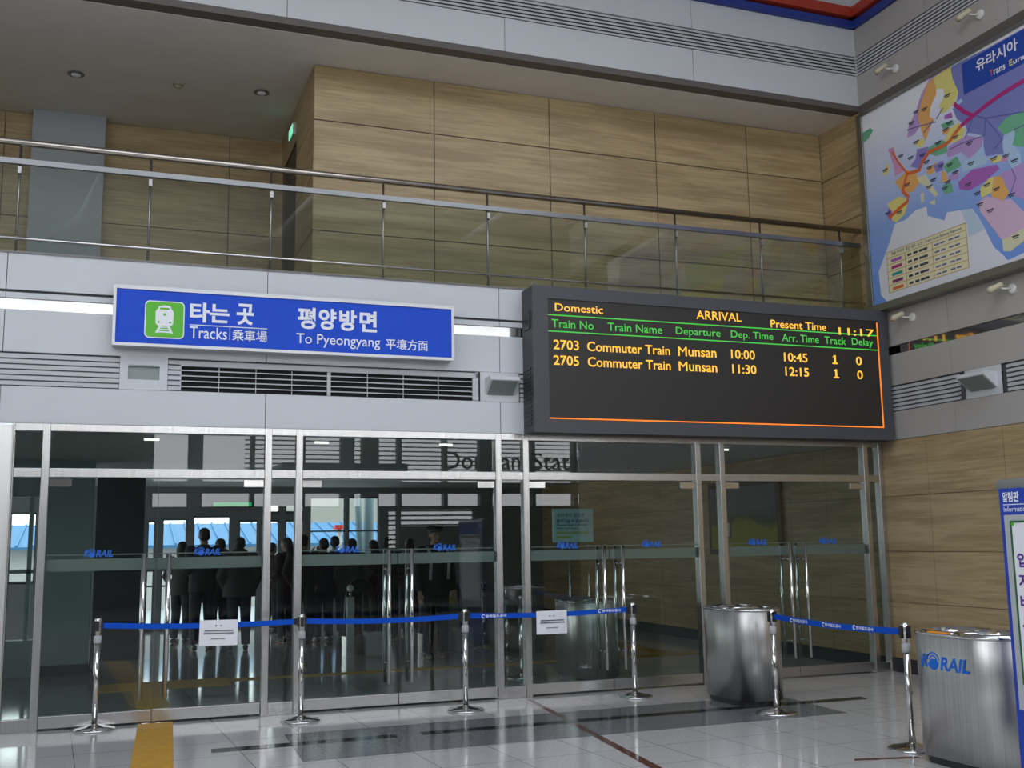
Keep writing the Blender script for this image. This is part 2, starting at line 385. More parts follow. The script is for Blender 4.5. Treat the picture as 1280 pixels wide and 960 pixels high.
m = MB(); m.box(W-.03, WR, 8.36, W+.04, 0, 9.0); struct(m.build('trim_23', WHITE))
m = MB(); m.box(W-.005, WR, 6.84, W+.1, .0, 7.03); struct(m.build('trim_24', DARKTRIM))
m = MB(); wood_panels(m, [WR,-7.6,-6.45,-5.3,-4.17,-3.03,-1.9,-.765,0], [.16,.812,1.404,2.055,2.722], 'y', W, .02, .006); struct(m.build('wall_right_lower', WOOD))
m = MB(); m.box(W+.018, WR, 0, W+.3, 0, 2.73); struct(m.build('trim_25', DARKTRIM))
m = MB(); m.box(W-.012, WR, 0, W+.02, .0, .16); struct(m.build('baseboard_right', BLACK))
m = MB(); wood_panels(m, [0, .83], [4.3, 4.98, 5.625, 6.278, 6.95], 'y', W, .02); m.box(W+.018, -.1, 4.3, W+.3, .95, 7.0, 0); struct(m.build('wall_gallery_end', WOOD))
# ------------------------------------------------------------------ hall shell behind the camera
CONC = mat('hall_wall_grey', (.50, .50, .50), .7)
m = MB(); m.box(XL, -5.5, 9.0, XR, .15, 9.2); m.box(XL, REAR, 9.0, XR, -10.8, 9.2); m.box(XL, -10.8, 9.0, -4.5, -5.5, 9.2); m.box(8.5, -10.8, 9.0, XR, -5.5, 9.2); struct(m.build('ceiling_hall', mat('hall_ceiling', (.62,.62,.62), .8)))
m = MB(); m.box(XL-.2, REAR, 0, XL, 3.6, 4.5); m.box(XL-.2, REAR, 8.1, XL, 3.6, 9.0); m.box(XL-.2, REAR, 4.5, XL, -14.8, 8.1); m.box(XL-.2, -5.2, 4.5, XL, 3.6, 8.1)  # high opening left free here, added to brighten the right wall and map
for k in range(5): m.box(XL-.15, -13.3+k*1.8, 4.5, XL-.05, -13.2+k*1.8, 8.1)
struct(m.build('wall_left', CONC))
m = MB(); m.box(XR, REAR, 0, XR+.2, WR, 9.0); m.box(W+.3, WR-.0, 0, XR, WR+.2, 9.0); struct(m.build('wall_right_rear', CONC))
RW = mat('rear_wall_dark', (.09, .085, .08), .6)
m = MB()                                          # rear wall with its glazed openings
m.box(XL, REAR-.2, 0, XR, REAR, 1.45); m.box(XL, REAR-.2, 1.45, 7.35, REAR, 2.62); m.box(7.35, REAR-.2, 2.52, XR, REAR, 2.62); m.box(7.6, REAR-.2, 1.45, XR, REAR, 2.05); m.box(9.9, REAR-.2, 2.05, XR, REAR, 2.52); m.box(7.6, REAR-.2, 2.05, 7.72, REAR, 2.52)
for k in range(8): m.box(7.35, REAR-.15, 1.52+k*.135, 9.9 if 1.52+k*.135 > 2.05 else 7.6, REAR-.05, 1.565+k*.135)
m.box(6.6, REAR-.3, 0, 7.05, REAR+.1, 8.1);  m.box(XL, REAR-.2, 2.98, XR, REAR, 3.30); m.box(XL, REAR-.2, 8.1, XR, REAR, 9.0)
m.box(XL, REAR-.2, 2.62, 1.0, REAR, 2.98); m.box(XL, REAR-.2, 3.30, 1.0, REAR, 4.6)
struct(m.build('wall_rear', RW))
m = MB(); m.box(4.4, REAR-2.2, 3.40, 8.0, REAR-.3, 3.85); struct(m.build('roof_canopy', RW))
FRAME = mat('window_frame_grey', (.16, .17, .18), .5)
for k in range(16):
    x = XL+.6+1.37*k
    m = MB(); m.box(x-.06-(.26 if k % 3 == 1 else 0), REAR-.24, 2.62, x+.06, REAR+.04, 8.1); struct(m.build('trim_%d' % (30+k), FRAME))
m = MB()
for z in (3.55, 4.6, 5.4, 6.2, 7.2): m.box(XL, REAR-.22, z-.05, XR, REAR+.03, z+.05)
struct(m.build('trim_26', FRAME))
m = MB()
for k in range(12): m.box(3.4, REAR-.5, 3.42+k*.13, XR, REAR-.42, 3.45+k*.13)
struct(m.build('trim_27', mat('louver_dark', (.2,.2,.2), .5)))
r = tag(empty('station_lettering', (11.7, REAR-.55, 3.72)), 'dark station name lettering mirrored in the door glass', 'lettering')
SL = mat('facade_lettering', (.05,.05,.06), .5)
m = MB(); glyphs(m, 'Dorasan', (9.2, 3.72, 11.6, 4.25), (0, REAR-.55, 0), FR, .01, .01); part(m, 'word', SL, r)
m = MB(); glyphs(m, 'Station', (12.0, 3.72, 14.2, 4.25), (0, REAR-.55, 0), FR, .01, .01); part(m, 'word', SL, r)
m = MB()                                          # roof trusses seen mirrored in the railing glass
for k in range(5):
    x = -6+4*k
    m.tube([(x, REAR+3, 8.8), (x+1.2, REAR+7, 8.3), (x+2.5, REAR+13.5, 8.95)], .09, 10); m.box(x+1, -10.8, 9.0, x+1.15, -5.5, 9.2)
struct(m.build('beam_hall', mat('truss_paint', (.6,.62,.63), .4)))
GROUND = mat('outside_paving', (.42, .42, .42), .9)
m = MB(); m.box(-80, -90, -.4, 80, REAR-.2, -.25); m.box(-80, 11.5, -.4, 80, 90, -.12); struct(m.build('ground', GROUND))
# ------------------------------------------------------------------ lobby behind the doors
LW = mat('lobby_wall', (.30, .31, .30), .6); TEAL = mat('lobby_wall_teal', (.46, .58, .58), .5)
m = MB(); m.box(XL, .12, 2.72, W+.2, 11.3, 2.9); struct(m.build('ceiling_lobby', mat('lobby_ceiling', (.58,.59,.58), .7)))
m = MB(); wood_panels(m, [0.02,1.13,2.26,3.39,4.52,5.65,6.78,7.9,9.0,10.1,11.0], [.16,.812,1.404,2.055,2.72], 'y', W, .02, .006); struct(m.build('wall_lobby_right', WOOD))
m = MB(); m.box(W+.018, 0, 0, W+.2, 11.3, 2.9); struct(m.build('trim_29', DARKTRIM))
m = MB(); m.box(W-.012, .1, 0, W+.02, 11, .16); struct(m.build('baseboard_lobby', BLACK))
m = MB(); m.box(-.76, 4.4, 0, -.215, 4.9, 2.72); struct(m.build('wall_lobby_left', TEAL))
m = MB(); m.box(-.77, 4.385, 0, -.20, 4.40, .13); m.box(-.2, 4.385, 0, -.185, 4.9, .13); struct(m.build('baseboard_lobby_left', BLACK))
m = MB(); m.box(-1.75, 4.4, 0, -.76, 4.6, .45); m.box(-1.75, 4.4, 2.25, -.76, 4.6, 2.72); m.box(-1.28, 4.44, .45, -1.20, 4.56, 2.25); m.box(-.98, 4.44, .45, -.93, 4.56, 2.25); m.box(-1.75, 4.44, 1.28, -.76, 4.56, 1.33); m.box(-1.75, .1, 0, -1.6, 4.5, .5); m.box(-1.75, .1, 2.3, -1.6, 4.5, 2.72)
for y in (.1, 1.1, 2.1, 3.1, 4.3): m.box(-1.75, y, .5, -1.6, y+.14, 2.3)
struct(m.build('wall_lobby_side', TEAL))
DARKW = mat('lobby_wall_dark', (.045, .045, .05), .5)
m = MB(); m.box(-.20, 6.0, 0, .46, 6.2, 2.72); struct(m.build('wall_lobby_dark', DARKW))
# far wall with doorways onto the platform
FX = [(-1.72,-1.28,.95,2.25),(.66,.80,0,2.08),(.93,1.38,0,2.12),(1.50,2.19,0,2.17),(2.36,2.72,0,2.08),(2.905,3.14,0,2.08),(2.905,3.14,2.2,2.40),
      (3.25,3.62,0,2.08),(3.25,3.62,2.2,2.40),(3.74,4.45,.55,2.54),(4.52,5.15,.55,2.54)]
m = MB(); cuts = sorted({-2.0, 9.0}|{a for q in FX for a in q[:2]})
for a, b in zip(cuts, cuts[1:]):
    mid = (a+b)/2; zs = sorted((q[2], q[3]) for q in FX if q[0] < mid < q[1]); z = 0
    for c, d in zs:
        if c > z: m.box(a, 11.0, z, b, 11.15, c)
        z = d
    m.box(a, 11.0, z, b, 11.15, 2.72)
struct(m.build('wall_lobby_far', mat('lobby_far_wall', (.26,.27,.275), .6)))
k = 0
for a, b, c, d in FX:
    k += 1; m = MB(); t = .022
    m.box(a, 11.03, c, a+t, 11.10, d); m.box(b-t, 11.03, c, b, 11.10, d); m.box(a, 11.03, d-.04, b, 11.10, d)
    if c < .3:
        m.box(a, 11.03, 0, b, 11.10, .06); m.box(a, 11.03, 1.12, b, 11.10, 1.17); m.box(a, 11.03, .83, b, 11.10, .86)
    else: m.box(a, 11.03, c, b, 11.10, c+.05); m.box(a, 11.03, 1.83 if d > 2.5 else c, b, 11.10, 1.86 if d > 2.5 else c+.02)
    f = m.build('window_%d' % (20+k), FRAME); struct(f)
# outside beyond the lobby: a low building under a blue roof
OUT = mat('outbuilding_wall', (.50,.48,.45), .8); BROOF = mat('blue_roof', (.05,.19,.36), .6)
r = tag(empty('platform_building', (3, 22, -.12)), 'low pale building under a blue ribbed roof, far beyond the lobby windows', 'building')
m = MB(); m.box(-6, 21, -.12, 12, 26, 1.60); part(m, 'wall', OUT, r)
m = MB(); m.obox((3, 22.0, 1.90), (9.5,0,0), (0,1.6,.32), (0,-.02,.04))
for j in range(48): m.obox((-6.3+j*.4, 22.0-.01, 1.96), (.025,0,0), (0,1.6,.32), (0,-.01,.03))
part(m, 'roof', BROOF, r)

BEIGE = mat('beige_render', (.30,.285,.25), .85)
r = tag(empty('terminal_building', (11, 36, -.12)), 'tall beige building far beyond the widest lobby window', 'building')
m = MB(); m.box(7.6, 34, -.12, 18, 40, 9.0); part(m, 'wall', BEIGE, r)
m = MB(); m.box(7.4, 33.8, 9.0, 18.2, 40.2, 9.3); part(m, 'roof_edge', OUT, r)
STRUT = mat('canopy_strut', (.10,.15,.16), .4)
for (x0, x1, y, rad, lb) in ((5.02, 5.32, 13.0, .075, 'slanted steel canopy column outside the lobby window, left of the upright one'), (5.48, 5.40, 13.2, .12, 'upright steel canopy column outside the widest lobby window')):
    r = tag(empty('canopy_column', (x1, y, -.12)), lb, 'column', 'platform canopy columns')
    m = MB(); m.tube([(x1, y, -.1), (x0, y, 4.2)], rad, 14); part(m, 'shaft', STRUT, r)
    m = MB(); m.lathe([(rad*2, -.12), (rad*2, -.08), (rad*1.2, -.04)], x1, y, 20); part(m, 'foot_plate', STRUT, r)
r = tag(empty('marker_post', (4.98, 14.2, -.12)), 'pale outdoor post with a red cap seen through the widest lobby window', 'post')
m = MB(); m.tube([(4.98, 14.2, -.12), (4.98, 14.2, 1.92)], .05, 14); part(m, 'shaft', mat('post_cream', (.45,.42,.34), .6), r)
m = MB(); m.box(4.86, 14.08, 1.92, 5.10, 14.32, 2.02); part(m, 'cap', mat('post_red', (.55,.03,.02), .5), r)
MAP= [('russia', [(1.717, 6.78), (1.732, 6.621), (1.799, 6.463), (1.77, 6.378), (1.699, 6.294), (1.748, 6.162), (1.86, 6.055), (1.889, 5.949), (2.096, 5.84), (2.092, 5.717), (2.109, 5.603), (2.35, 5.547), (2.34, 5.627), (2.37, 5.737), (2.306, 5.837), (2.426, 5.912), (2.678, 5.902), (2.733, 6.416), (2.769, 6.752), (2.232, 6.766), (1.894, 6.784)]), ('lilac', [(1.386, 6.819), (1.604, 6.816), (1.71, 6.81), (1.448, 6.776), (1.334, 6.741), (1.226, 6.568), (1.174, 6.387), (1.175, 6.286), (1.055, 6.23), (0.963, 6.239), (1.0, 6.37), (1.127, 6.49), (1.236, 6.665)]), ('orange', [(1.334, 6.741), (1.448, 6.776), (1.479, 6.647), (1.47, 6.567), (1.372, 6.459), (1.339, 6.355), (1.399, 6.299), (1.323, 6.196), (1.245, 6.084), (1.211, 6.188), (1.178, 6.318), (1.155, 6.428), (1.226, 6.568)]), ('yellow', [(1.448, 6.776), (1.602, 6.792), (1.711, 6.818), (1.734, 6.636), (1.799, 6.463), (1.748, 6.371), (1.616, 6.311), (1.531, 6.312), (1.498, 6.408), (1.593, 6.5), (1.581, 6.587), (1.477, 6.631)]), ('green', [(0.195, 6.589), (0.336, 6.598), (0.388, 6.552), (0.299, 6.478), (0.198, 6.458)]), ('yellow', [(1.093, 6.149), (1.184, 6.148), (1.245, 6.084), (1.173, 6.036), (1.088, 6.1)]), ('violet', [(1.105, 6.043), (1.282, 6.012), (1.318, 5.933), (1.223, 5.868), (1.126, 5.794), (0.974, 5.88), (1.072, 5.938)]), ('green', [(1.281, 5.996), (1.501, 6.014), (1.579, 5.952), (1.568, 5.843), (1.398, 5.856), (1.274, 5.933)]), ('magenta', [(1.57, 6.273), (1.675, 6.271), (1.689, 6.201), (1.565, 6.23)]), ('green', [(1.508, 6.191), (1.687, 6.178), (1.701, 6.116), (1.533, 6.124)]), ('orange', [(1.512, 6.124), (1.638, 6.108), (1.651, 6.031), (1.527, 6.061)]), ('yellow', [(1.636, 6.093), (1.764, 6.116), (1.853, 5.994), (1.782, 5.894), (1.619, 5.93), (1.54, 5.983)]), ('lilac', [(1.595, 5.898), (1.866, 5.926), (2.093, 5.817), (2.064, 5.727), (1.878, 5.653), (1.769, 5.771), (1.582, 5.774), (1.556, 5.832)]), ('pink', [(0.626, 6.217), (0.722, 6.208), (0.757, 6.066), (0.902, 5.862), (0.711, 5.85), (0.7, 5.983)]), ('yellow', [(0.501, 5.947), (0.61, 6.058), (0.625, 5.957), (0.546, 5.906)]), ('orange', [(0.704, 5.776), (0.925, 5.854), (1.076, 5.753), (1.11, 5.641), (0.989, 5.565), (0.829, 5.599)]), ('yellow', [(0.548, 5.555), (0.757, 5.583), (0.913, 5.497), (0.827, 5.342), (0.679, 5.284), (0.612, 5.335), (0.578, 5.485)]), ('magenta', [(0.56, 5.499), (0.623, 5.446), (0.587, 5.325), (0.54, 5.394)]), ('pale', [(1.071, 5.704), (1.207, 5.708), (1.281, 5.569), (1.384, 5.405), (1.33, 5.398), (1.193, 5.573), (1.109, 5.633)]), ('pale', [(1.109, 5.513), (1.163, 5.496), (1.153, 5.392), (1.109, 5.402)]), ('pale', [(1.239, 5.365), (1.336, 5.359), (1.32, 5.307), (1.268, 5.327)]), ('green', [(1.491, 5.709), (1.705, 5.747), (1.763, 5.615), (1.544, 5.603)]), ('orange', [(1.235, 5.765), (1.391, 5.785), (1.347, 5.677), (1.249, 5.686)]), ('violet', [(1.345, 5.76), (1.497, 5.772), (1.486, 5.662), (1.379, 5.667)]), ('orange', [(1.464, 5.662), (1.534, 5.614), (1.545, 5.514), (1.45, 5.521)]), ('lilac', [(1.561, 5.565), (1.709, 5.586), (1.709, 5.491), (1.554, 5.503)]), ('green', [(1.468, 5.491), (1.593, 5.474), (1.613, 5.364), (1.479, 5.383)]), ('magenta', [(1.695, 5.448), (1.904, 5.519), (2.247, 5.462), (2.279, 5.406), (2.081, 5.336), (1.842, 5.306), (1.706, 5.362)]), ('yellow', [(2.143, 5.56), (2.312, 5.546), (2.324, 5.481), (2.212, 5.487)]), ('pink', [(2.308, 5.502), (2.41, 5.511), (2.415, 5.464), (2.321, 5.452)]), ('green', [(2.307, 5.852), (2.426, 5.912), (2.678, 5.902), (2.636, 5.518), (2.551, 5.55), (2.465, 5.596), (2.514, 5.712), (2.463, 5.747), (2.37, 5.737)]), ('ice', [(2.346, 5.685), (2.5, 5.748), (2.523, 5.709), (2.474, 5.593), (2.553, 5.489), (2.567, 5.366), (2.438, 5.344), (2.354, 5.584)]), ('ice', [(1.746, 6.348), (1.831, 6.369), (1.857, 6.327), (1.783, 6.309)]), ('ice', [(1.756, 5.649), (1.878, 5.653), (2.063, 5.72), (2.074, 5.631), (2.143, 5.56), (2.1, 5.514), (1.905, 5.527), (1.765, 5.535)]), ('lilac', [(2.273, 5.355), (2.439, 5.348), (2.567, 5.366), (2.619, 5.355), (2.577, 4.966), (2.426, 5.058), (2.32, 5.264)]), ('yellow', [(1.998, 5.279), (2.121, 5.346), (2.197, 5.343), (2.142, 5.186), (2.006, 5.169)]), ('orange', [(2.197, 5.343), (2.289, 5.324), (2.377, 5.111), (2.297, 5.047), (2.138, 5.146)]), ('rose', [(1.964, 5.139), (2.083, 5.166), (2.297, 5.05), (2.388, 5.044), (2.562, 4.829), (2.546, 4.673), (2.365, 4.656), (2.235, 4.636), (2.138, 4.783), (1.972, 5.029)]), ('pale', [(2.235, 4.636), (2.365, 4.656), (2.547, 4.688), (2.534, 4.561), (2.329, 4.492), (2.24, 4.516)]), ('grey', [(0.654, 5.275), (0.843, 5.27), (1.011, 5.336), (1.19, 5.323), (1.19, 5.217), (1.448, 5.084), (1.499, 5.164), (1.702, 5.126), (1.86, 5.094), (1.929, 4.996), (2.025, 4.8), (2.118, 4.593), (2.236, 4.472), (2.284, 4.408), (2.52, 4.434), (2.511, 4.35), (1.375, 4.372), (0.431, 4.362), (0.331, 4.473), (0.315, 4.768), (0.537, 5.07)]), ('icegrey', [(1.702, 5.123), (1.86, 5.091), (1.929, 4.993), (2.008, 4.82), (1.789, 4.797), (1.766, 4.959)]), ('cream', [(0.477, 4.958), (1.757, 4.972), (1.761, 4.47), (0.478, 4.465)])]
# ------------------------------------------------------------------ glazed door screen
MX = [-.87, -.575, 1.416, 1.717, 3.798, 4.107, 6.199, 6.511, 8.51, 8.735]
ZT0, ZT1, ZH = 2.235, 2.315, 2.722
for k, x in enumerate(MX):
    m = MB(); hw = .033; m.box(x-hw, -.02, 0, x+hw, .085, ZH)
    struct(m.build('trim_%d' % (50+k), STEEL, bevel=.004))
m = MB(); m.box(-2.4, -.012, 2.655, W, .08, ZH); struct(m.build('trim_60', STEEL, bevel=.003))
for k, (a, b) in enumerate(zip(MX, MX[1:])):
    m = MB(); m.box(a+.033, -.012, ZT0, b-.033, .08, ZT1); struct(m.build('trim_%d' % (61+k), STEEL, bevel=.003))
m = MB(); m.box(-2.4, -.04, 0, -.845, .10, ZH); struct(m.build('pillar_front', mat('steel_cladding', (.78,.78,.76), .34, 1.0), bevel=.02))
m = MB(); m.box(XL, 0, 0, -2.4, .1, ZH); struct(m.build('wall_front_lower', WHITE))
wn = 0
for k, (a, b) in enumerate(zip(MX, MX[1:])):            # transom lights, then narrow sidelights
    wn += 1; m = MB(); m.box(a+.03, .028, ZT1-.01, b-.03, .038, 2.66); struct(m.build('window_%d' % wn, GLASS))
    if b-a < .5:
        wn += 1; r = struct(empty('window_%d' % wn, ((a+b)/2, 0, 0)))
        m = MB(); m.box(a+.03, .028, .1, b-.03, .038, ZT0+.01); part(m, 'glass_pane', GLASS, r)
        m = MB(); m.box(a+.033, -.005, 0, b-.033, .07, .115); part(m, 'bottom_rail', STEEL, r, .003)
FILM = mat('frosted_band', (.33,.335,.315), .4)
def logo(mb, u0, v0, u1, v1, o, basis, t=.001):
    """rail company lettering: slanted letters with a globe for the O"""
    Wd, H = u1-u0, v1-v0; U = lambda f: u0+f*Wd
    glyphs(mb, 'K', (U(0), v0+.12*H, U(.20), v0+.86*H), o, basis, t, .03, shear=.35)
    cx, cyy, ru, rv = U(.27), v0+.5*H, .135*Wd, .5*H
    circ = [(cx+ru*math.cos(a*math.pi/14), cyy+rv*math.sin(a*math.pi/14)) for a in range(28)]
    low = [(cx+.86*ru*math.cos(a), cyy-.06*H+.86*rv*math.sin(a)) for a in [math.pi+.25+i*(math.pi-.3)/12 for i in range(13)]]
    low += [(cx+.5*ru, cyy+.12*H), (cx-.3*ru, cyy+.10*H)]
    mb.prism(low, o, *basis, t)
    for f0, th in ((1.0, .12), (.66, .10)):
        ang = [.15+i*(math.pi-.2)/12 for i in range(13)]
        out = [(cx+f0*ru*math.cos(a), cyy+f0*rv*math.sin(a)) for a in ang]
        inn = [(cx+(f0-.16)*ru*math.cos(a), cyy+(f0-.2)*rv*math.sin(a)+.02*H) for a in ang[::-1]]
        mb.prism(out+inn, o, *basis, t)
    glyphs(mb, 'RAIL', (U(.41), v0+.04*H, U(1), v0+.80*H), o, basis, t, .03, shear=.22)
def leaf(x0, x1, hx, hinge_left):
    r = empty('leaf'); r.name = 'door_%d' % leaf.n; leaf.n += 1; struct(r); r.location = ((x0+x1)/2, 0, 0)
    m = MB(); m.box(x0, .025, .03, x1, .037, ZT0-.012); part(m, 'glass_pane', GLASS, r)
    m = MB(); m.box(x0, .0, .022, x1, .062, .125); part(m, 'bottom_rail', STEEL, r, .003)
    m = MB(); m.box(x0+.004, .040, 1.385, x1-.004, .075, 1.492); m.box(x0+.004, .040, 1.525, x1-.004, .05, 1.535); part(m, 'middle_rail', FILM, r)
    hxx = (x0, x0+.19) if hinge_left else (x1-.19, x1)
    m = MB(); m.box(hxx[0], .012, ZT0-.085, hxx[1], .05, ZT0-.015); part(m, 'hinge_plate', CHROME, r, .003)
    m = MB(); c = (x0+x1)/2-.03; logo(m, c-.125, 1.505, c+.125, 1.585, (0,.0245,0), FR, .0015); part(m, 'logo', LOGO, r)
    for sy in (-1, 1):
        y = -.065 if sy < 0 else .13
        m = MB(); m.tube([(hx, y, .23), (hx, y, 1.53)], .019, 14)
        h = part(m, 'handle', CHROME, r)
        for z in (.42, 1.34):
            m = MB(); m.tube([(hx, y, z), (hx, .03, z)], .011, 10); part(m, 'handle_bolt', CHROME, h)
leaf.n = 6
for a, b, h1, h2 in ((-.542, 1.383, .30, .52), (1.75, 3.765, 2.61, 2.84), (4.14, 6.166, 4.97, 5.19), (6.544, 8.477, 7.33, 7.54)):
    md = (h1+h2)/2
    leaf(a+.004, md-.003, h1, True); leaf(md+.003, b-.004, h2, False)
# ------------------------------------------------------------------ blue tracks sign
SIGNBLUE = mat('sign_blue', (.018, .085, .62), .55, 0, .2); GREEN = mat('sign_green', (.10, .50, .02), .4)
r = tag(empty('tracks_sign', (1.6, -.18, 3.46)), 'long blue sign lettered Tracks and To Pyeongyang with a green train pictogram', 'sign')
m = MB(); m.box(-.05, -.165, 3.455, 3.262, -.0, 4.02); part(m, 'housing', mat('sign_housing', (.50,.51,.52), .4, .3), r, .004)
m = MB()
for a in ((-.055,-.185,3.45,3.267,-.16,3.478), (-.055,-.185,3.99,3.267,-.16,4.025), (-.055,-.185,3.478,-.028,-.16,3.99), (3.238,-.185,3.478,3.267,-.16,3.99)): m.box(*a)
part(m, 'frame', mat('sign_frame', (.62,.63,.64), .35, .4), r)
m = MB(); m.box(-.03, -.172, 3.474, 3.24, -.164, 3.994); part(m, 'face', SIGNBLUE, r)
SO = (0, -.172, 0)
def rrect(u0, v0, u1, v1, rr, n=6):
    P = []
    for cx, cyy, a0 in ((u1-rr, v1-rr, 0), (u0+rr, v1-rr, 90), (u0+rr, v0+rr, 180), (u1-rr, v0+rr, 270)):
        for i in range(n+1):
            a = math.radians(a0+90*i/n); P.append((cx+rr*math.cos(a), cyy+rr*math.sin(a)))
    return P
m = MB(); m.prism(rrect(.226, 3.535, .584, 3.893, .045), SO, *FR, .003, 0); m.prism(rrect(.236, 3.545, .574, 3.883, .037), SO, *FR, .005, 1)
q = lambda a, b: (.226+a*.358, 3.535+b*.358)
pb = MB.prism
m.prism([q(.27,.40), q(.27,.72), q(.33,.80), q(.66,.80), q(.72,.72), q(.72,.40), q(.66,.33), q(.33,.33)], SO, *FR, .007, 0)
m.prism([q(.33,.80), q(.35,.86), q(.50,.89), q(.64,.86), q(.66,.80)], SO, *FR, .0072, 0)
m.prism([q(.37,.77), q(.38,.82), q(.61,.82), q(.62,.77)], SO, *FR, .0085, 1)
for ux, vz, rr in ((.5,.64,.04), (.35,.43,.03), (.64,.43,.03)):
    m.prism([q(ux+rr*math.cos(i*math.pi/8), vz+rr*math.sin(i*math.pi/8)) for i in range(16)], SO, *FR, .0085, 1)
m.prism([q(.36,.33), q(.42,.33), q(.34,.14), q(.27,.14)], SO, *FR, .007, 0); m.prism([q(.57,.33), q(.63,.33), q(.72,.14), q(.65,.14)], SO, *FR, .007, 0)
for z0, z1, e in ((.28,.31,0), (.22,.25,.02), (.15,.19,.05)): m.prism([q(.38-e,z0), q(.61+e,z0), q(.61+e,z1), q(.38-e,z1)], SO, *FR, .0075, 0)
part(m, 'pictogram', [LETTER, GREEN], r)
m = MB()
glyphs(m, '타는', (.632, 3.708, .998, 3.902), SO, FR, .003, .032); glyphs(m, '곳', (1.065, 3.705, 1.228, 3.915), SO, FR, .003, .032)
rect(m, .632, 3.676, 1.36, 3.684, SO, FR, .003); rect(m, 1.003, 3.55, 1.009, 3.676, SO, FR, .003)
glyphs(m, 'Tracks', (.636, 3.55, .98, 3.665), SO, FR, .003, .004); glyphs(m, '乘車場', (1.03, 3.545, 1.36, 3.655), SO, FR, .003, .008)
for i, ch in enumerate('평양방면'): glyphs(m, ch, (1.652+i*.2065, 3.70+(.002 if i else 0), 1.652+i*.2065+.178, 3.918), SO, FR, .003, .032)
glyphs(m, 'To Pyeongyang', (1.642, 3.522, 2.483, 3.655), SO, FR, .003, .004); glyphs(m, '平壤方面', (2.542, 3.537, 2.985, 3.648), SO, FR, .003, .008)
part(m, 'lettering', LETTER, r)
# ------------------------------------------------------------------ arrival board
BODY = mat('board_grey', (.055, .056, .062), .55); SCR = mat('board_screen', (.030, .026, .022), .5)
OR = mat('led_orange', (.02,.01,0), .6, emit=(1.0, .49, .05), strength=1.35); GR = mat('led_green', (0,.02,0), .6, emit=(.10, .80, .10), strength=.75)
RD = mat('led_red', (.02,0,0), .6, emit=(1.0, .22, .02), strength=1.3)
r = tag(empty('arrival_board', (6.4, -.16, 2.716)), 'large dark arrival board with orange and green lit train times', 'display board')
m = MB()
m.box(4.095, -.30, 2.716, 8.70, -.0, 4.280)
part(m, 'cabinet', BODY, r, .006)
m = MB()
for a in ((4.09,-.325,2.712,8.705,-.295,2.850), (4.09,-.325,4.148,8.705,-.295,4.283), (4.09,-.325,2.85,4.266,-.295,4.148), (8.572,-.325,2.85,8.705,-.295,4.148)): m.box(*a)
part(m, 'bezel', mat('board_bezel', (.068,.070,.080), .5), r)
m = MB(); m.box(4.26, -.312, 2.845, 8.58, -.30, 4.15); part(m, 'screen', SCR, r)
m = MB()
for k in range(14): m.box(4.088, -.24+.0, 2.80+k*.045, 4.094, -.08, 2.822+k*.045)
part(m, 'side_vent', BLACK, r)
m = MB(); m.box(4.080, -.24, 3.82, 4.095, -.10, 4.02); part(m, 'side_latch', BLACK, r, .01)
m = MB(); m.tube([(4.16+.03*math.cos(a*math.pi/8), -.2, 4.311+.03*math.sin(a*math.pi/8)) for a in range(16)], .007, 8, closed=True); part(m, 'lifting_ring', DARKSTEEL, r)
BO = (0, -.312, 0)
m = MB()
G = lambda s, a, b, c, d, mi=0, bold=.008: glyphs(m, s, (a, b, c, d), BO, FR, .003, bold, mi)
G('Domestic', 4.352, 4.018, 4.918, 4.102); G('ARRIVAL', 6.075, 4.032, 6.665, 4.132); G('Present Time', 7.055, 3.990, 7.825, 4.082)
G('11:17', 8.0, 3.955, 8.515, 4.045)
rect(m, 4.262, 3.966, 8.57, 3.978, BO, FR, .0025, 1); rect(m, 4.262, 3.790, 8.57, 3.802, BO, FR, .0025, 1)
for t_, a, b in (('Train No',4.310,4.80), ('Train Name',4.968,5.635), ('Departure',5.806,6.378), ('Dep. Time',6.516,7.08), ('Arr. Time',7.20,7.71), ('Track',7.79,8.095), ('Delay',8.18,8.49)):
    d = .02 if t_[0] in 'D' and t_ != 'Delay' else 0
    G(t_, a, 3.836-(.018 if 'p' in t_ or 'y' in t_ else 0), b, 3.926, 1, .004)
for z, rows in ((3.60, (('2703',4.326,4.621), ('Commuter Train',4.718,5.723), ('Munsan',5.828,6.313), ('10:00',6.506,6.82), ('10:45',7.212,7.535), ('1',7.89,7.95), ('0',8.222,8.306))),
                (3.432, (('2705',4.323,4.618), ('Commuter Train',4.72,5.725), ('Munsan',5.828,6.315), ('11:30',6.512,6.83), ('12:15',7.22,7.545), ('1',7.895,7.955), ('0',8.226,8.31)))):
    for t_, a, b in rows:
        if t_ == '1':
            for q in ([(a+.022,z),(a+.046,z),(a+.046,z+.105),(a+.022,z+.105)], [(a-.004,z),(a+.072,z),(a+.072,z+.016),(a-.004,z+.016)], [(a-.002,z+.078),(a+.022,z+.085),(a+.022,z+.105)]): m.prism(q, BO, *FR, .003)
        elif t_ == 'Munsan': G('M', a, z, a+.108, z+.105, 0, 0); G('unsan', a+.128, z, b, z+.078, 0, .012); rect(m, a, z, a+.018, z+.105, BO, FR, .0031); rect(m, a+.090, z, a+.108, z+.105, BO, FR, .0031)
        else: G(t_, a, z, b, z+.105, 0, .012)
part(m, 'lit_lettering', [OR, GR], r)
m = MB(); rect(m, 4.262, 2.858, 8.572, 2.872, BO, FR, .003); rect(m, 8.556, 2.858, 8.572, 4.135, BO, FR, .003); part(m, 'lit_border', RD, r)
